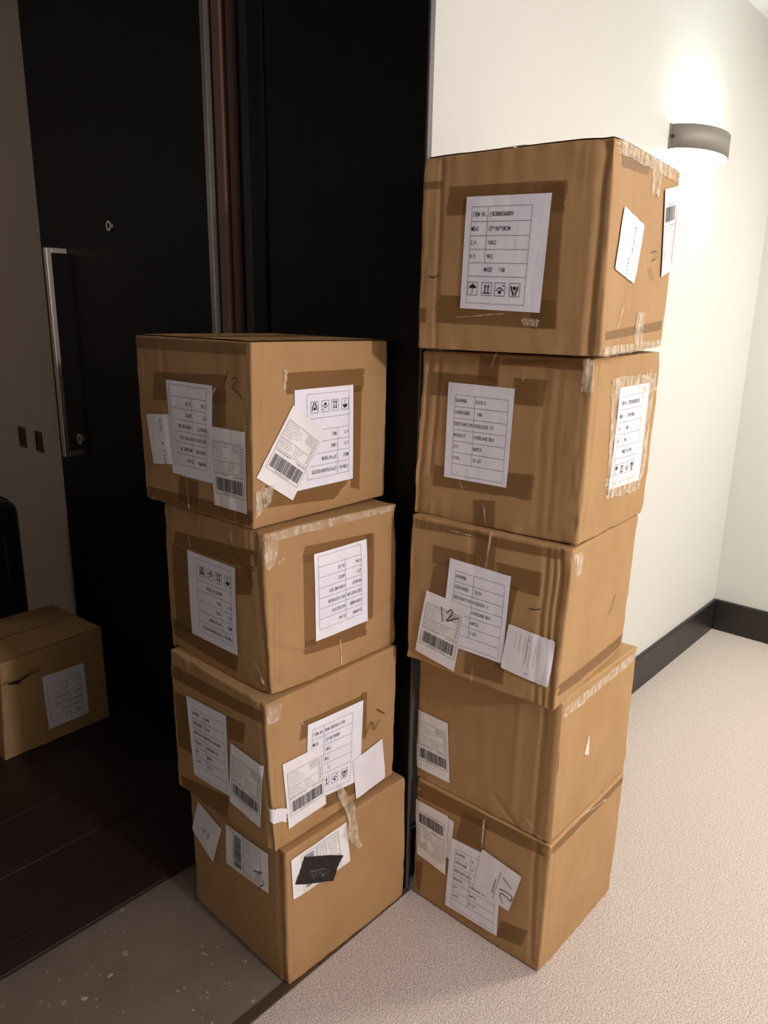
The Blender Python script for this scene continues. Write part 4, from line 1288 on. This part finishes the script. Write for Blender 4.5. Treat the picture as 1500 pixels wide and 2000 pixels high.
for i, (bk, face, kind, rot, Q) in enumerate(LABELS):
    c = CARTONS[bk][0]
    ORDER[(bk, face)] = ORDER.get((bk, face), 0) + 1
    off = 0.0016 + 0.0009 * ORDER[(bk, face)]
    q = np.array(Q)
    w = (np.linalg.norm(q[1] - q[0]) + np.linalg.norm(q[2] - q[3])) / 2
    h = (np.linalg.norm(q[3] - q[0]) + np.linalg.norm(q[2] - q[1])) / 2
    if rot in (90, 270):
        w, h = h, w
    poff = off + 0.00045
    if kind == 'ship':
        lab = c.quad_sheet('shipping_mark_sheet', face, Q, off, M['paper'], seed=i)
        p = ship_print(w, h, SHIP_VALS[bk])
        p.build(c, face, Q, poff, lab, M['ink'], rot)
    elif kind == 'item':
        lab = c.quad_sheet('carton_data_sheet', face, Q, off, M['paper'], seed=i)
        a, b_, m_ = ITEM_VALS[bk]
        p = item_print(w, h, a, b_, m_)
        p.build(c, face, Q, poff, lab, M['ink'], rot)
    elif kind == 'way':
        lab = c.quad_sheet('barcode_label', face, Q, off, M['thermal'], seed=i, wrinkle=0.0 if bk != 'R5' else 0.0)
        way_print(w, h, 100 + i).build(c, face, Q, poff, lab, M['ink'], rot)
    elif kind == 'sticker_v':
        lab = c.quad_sheet('backing_sticker', face, Q, off, M['backing'], seed=i, round_c=0.02)
        p = Print(w, h)
        if bk == 'R1':
            p.text('EOSIOIAH', 0.60, 0.14, 0.0062, 0.72, 1)
            p2 = Print(w, h)
            p2.text('68@$3', 0.52, 0.66, 0.0075, 0.66, 1)
            p2.build(c, face, Q, poff, lab, M['ink'], 0)
        elif bk == 'L1':
            p.text('GIU', 0.46, 0.10, 0.0085, 0.72, 1)
            p2 = Print(w, h)
            p2.text('ISO3', 0.46, 0.70, 0.0085, 0.72, 1)
            p2.build(c, face, Q, poff, lab, M['ink'], 0)
            p2 = Print(w, h)
            p2.disc(0.5, 0.58, 0.0025, 8)
            p2.build(c, face, Q, poff, lab, M['ink'], 0)
        elif bk == 'R3':
            for k_, xx in enumerate((0.20, 0.30, 0.40, 0.47, 0.54, 0.64)):
                dot_column(p, xx, 0.10, 0.72 if k_ > 2 else 0.5, 20 + k_, 0.0012 if k_ != 3 else 0.002, 0.012)
            p.text('3', 0.50, 0.86, 0.007, 0.7, 1)
            p.disc(0.50, 0.19, 0.0014, 8)
            dot_column(p, 0.82, 0.06, 0.96, 31, 0.0005, 0.0)
        elif bk == 'L4':
            p.text('UB', 0.50, 0.62, 0.0085, 0.72, 2)
            p.text('B4B', 0.66, 0.66, 0.0085, 0.72, 2)
            p.text('rll', 0.38, 0.60, 0.0050, 0.60, 2)
        elif w < 0.06:
            p.text('HA BI', 0.30, 0.06, 0.0075, 0.7, 1)
            dot_column(p, 0.62, 0.08, 0.92, 41, 0.0012, 0.01)
        else:
            dot_column(p, 0.55, 0.22, 0.92, 44, 0.0020, 0.004)
            dot_column(p, 0.49, 0.45, 0.80, 45, 0.0034, 0.003)
        if p.v:
            p.build(c, face, Q, poff, lab, M['ink'], 0)
    elif kind == 'blank':
        c.quad_sheet('blank_sticker', face, Q, off, M['backing'], seed=i, round_c=0.02)
    elif kind == 'wpatch':
        c.quad_sheet('white_tape_patch', face, Q, off, M['backing'], seed=i, ragged=0.05, wrinkle=0.001)
    elif kind == 'black':
        lab = c.quad_sheet('black_film_patch', face, Q, off + 0.001, M['blackfilm'], seed=i, ragged=0.012, curl=(1, 0, 0.006, 0.5))
        lab['label'] = 'black film patch with scratched white marks'
        p = Print(w, h)
        r = random.Random(5)
        for k_ in range(26):
            x_ = r.uniform(0.28, 0.78) * w
            y_ = (0.56 + r.uniform(-0.10, 0.12)) * h
            p.stroke([(x_, y_), (x_ + r.uniform(-0.004, 0.004), y_ + r.uniform(0.002, 0.010))], 0.0007)
        p.stroke([(0.25 * w, 0.55 * h), (0.62 * w, 0.47 * h)], 0.0008)
        p.build(c, face, Q, off + 0.0018, lab, M['scratch'], 0, 'scratch_marks')

# handwriting in marker pen
for i, (bk, face, pl) in enumerate(INK):
    c = CARTONS[bk][0]
    pts = np.array(pl)
    # smooth the stroke
    out = []
    nP = len(pts)
    for a in range(nP - 1):
        p0, p1, p2, p3 = pts[max(a - 1, 0)], pts[a], pts[a + 1], pts[min(a + 2, nP - 1)]
        for t in np.linspace(0, 1, 6, endpoint=(a == nP - 2)):
            out.append(0.5 * ((2 * p1) + (-p0 + p2) * t + (2 * p0 - 5 * p1 + 4 * p2 - p3) * t * t + (-p0 + 3 * p1 - 3 * p2 + p3) * t ** 3))
    out = np.array(out)
    d = np.gradient(out, axis=0)
    d /= np.linalg.norm(d, axis=1)[:, None] + 1e-9
    nrm = np.stack([-d[:, 1], d[:, 0]], 1)
    wd = 0.0011
    L_ = out + nrm * wd
    R_ = out - nrm * wd
    off = 0.0016 + 0.0009 * (ORDER.get((bk, face), 0) + 1)
    P = np.concatenate([c.on_face(face, L_[:, 0], L_[:, 1], off), c.on_face(face, R_[:, 0], R_[:, 1], off)])
    k = len(out)
    mesh_obj('pen_stroke', P, [[j, k + j, k + j + 1, j + 1] for j in range(k - 1)], M['pen'], c.root)

# strip of clear film that has come loose and hangs over the carton below
c = CARTONS['L3'][0]
path = [(0.1953, 0.085, 0.004), (0.205, 0.050, 0.008), (0.222, 0.012, 0.016), (0.218, -0.015, 0.030), (0.208, -0.040, 0.040), (0.222, -0.070, 0.036), (0.236, -0.100, 0.042)]
wid = [0.004, 0.012, 0.016, 0.013, 0.020, 0.014, 0.006]
vs_, fs = [], []
cols = 7
rr = random.Random(8)
for (s, t, o), wv in zip(path, wid):
    for j in range(cols):
        f = j / (cols - 1) - 0.5
        b0 = c.on_face('B', [max(min(s + f * 2 * wv, 0.40), 0.0)], [max(t, 0.001)], 0.0)[0]
        vs_.append((b0[0], b0[1] - o - rr.uniform(0, 0.006), b0[2] + min(t - 0.001, 0.0) + rr.uniform(-0.004, 0.004)))
for a in range(len(path) - 1):
    for j in range(cols - 1):
        fs.append([a * cols + j, (a + 1) * cols + j, (a + 1) * cols + j + 1, a * cols + j + 1])
o = mesh_obj('loose_film_strip', vs_, fs, M['clear'], c.root, True)
o['label'] = 'crumpled strip of clear film hanging down'

# ------------------------------------------------------------------ suitcase in the dark behind the lone carton
su = empty('suitcase', (0.965, 3.14, 0.0))
tag(su, 'black hard-shell suitcase standing behind the lone carton in the dark', 'suitcase')
box('shell', (-0.22, -0.135, 0.055), (0.205, 0.135, 0.80), M['shell'], su, 0.055, 5, True)
for k in range(6):
    x = -0.15 + k * 0.056
    box('rib', (x - 0.008, -0.141, 0.14), (x + 0.008, -0.130, 0.66), M['shell'], su, 0.004, 2)
box('zip_band', (-0.222, -0.012, 0.053), (0.207, 0.012, 0.802), M['rubber'], su, 0.05, 4, True)
h = empty('carry_handle', (0, 0, 0))
h.parent = su
box('grip', (-0.09, -0.018, 0.832), (0.09, 0.018, 0.850), M['rubber'], h, 0.006, 2)
for sx in (-1, 1):
    box('post', (sx * 0.085 - 0.009, -0.012, 0.792), (sx * 0.085 + 0.009, 0.012, 0.836), M['rubber'], h, 0.003, 1)
for sx in (-1, 1):
    for sy in (-1, 1):
        bm = bmesh.new()
        bm_cyl(bm, (sx * 0.15 - 0.012, sy * 0.085, 0.027), (sx * 0.15 + 0.012, sy * 0.085, 0.027), 0.021, 18)
        wh = from_bm('wheel', bm, M['rubber'], su)
        box('fork', (sx * 0.15 - 0.018, sy * 0.085 - 0.012, 0.03), (sx * 0.15 + 0.018, sy * 0.085 + 0.012, 0.062), M['shell'], wh, 0.002, 1)
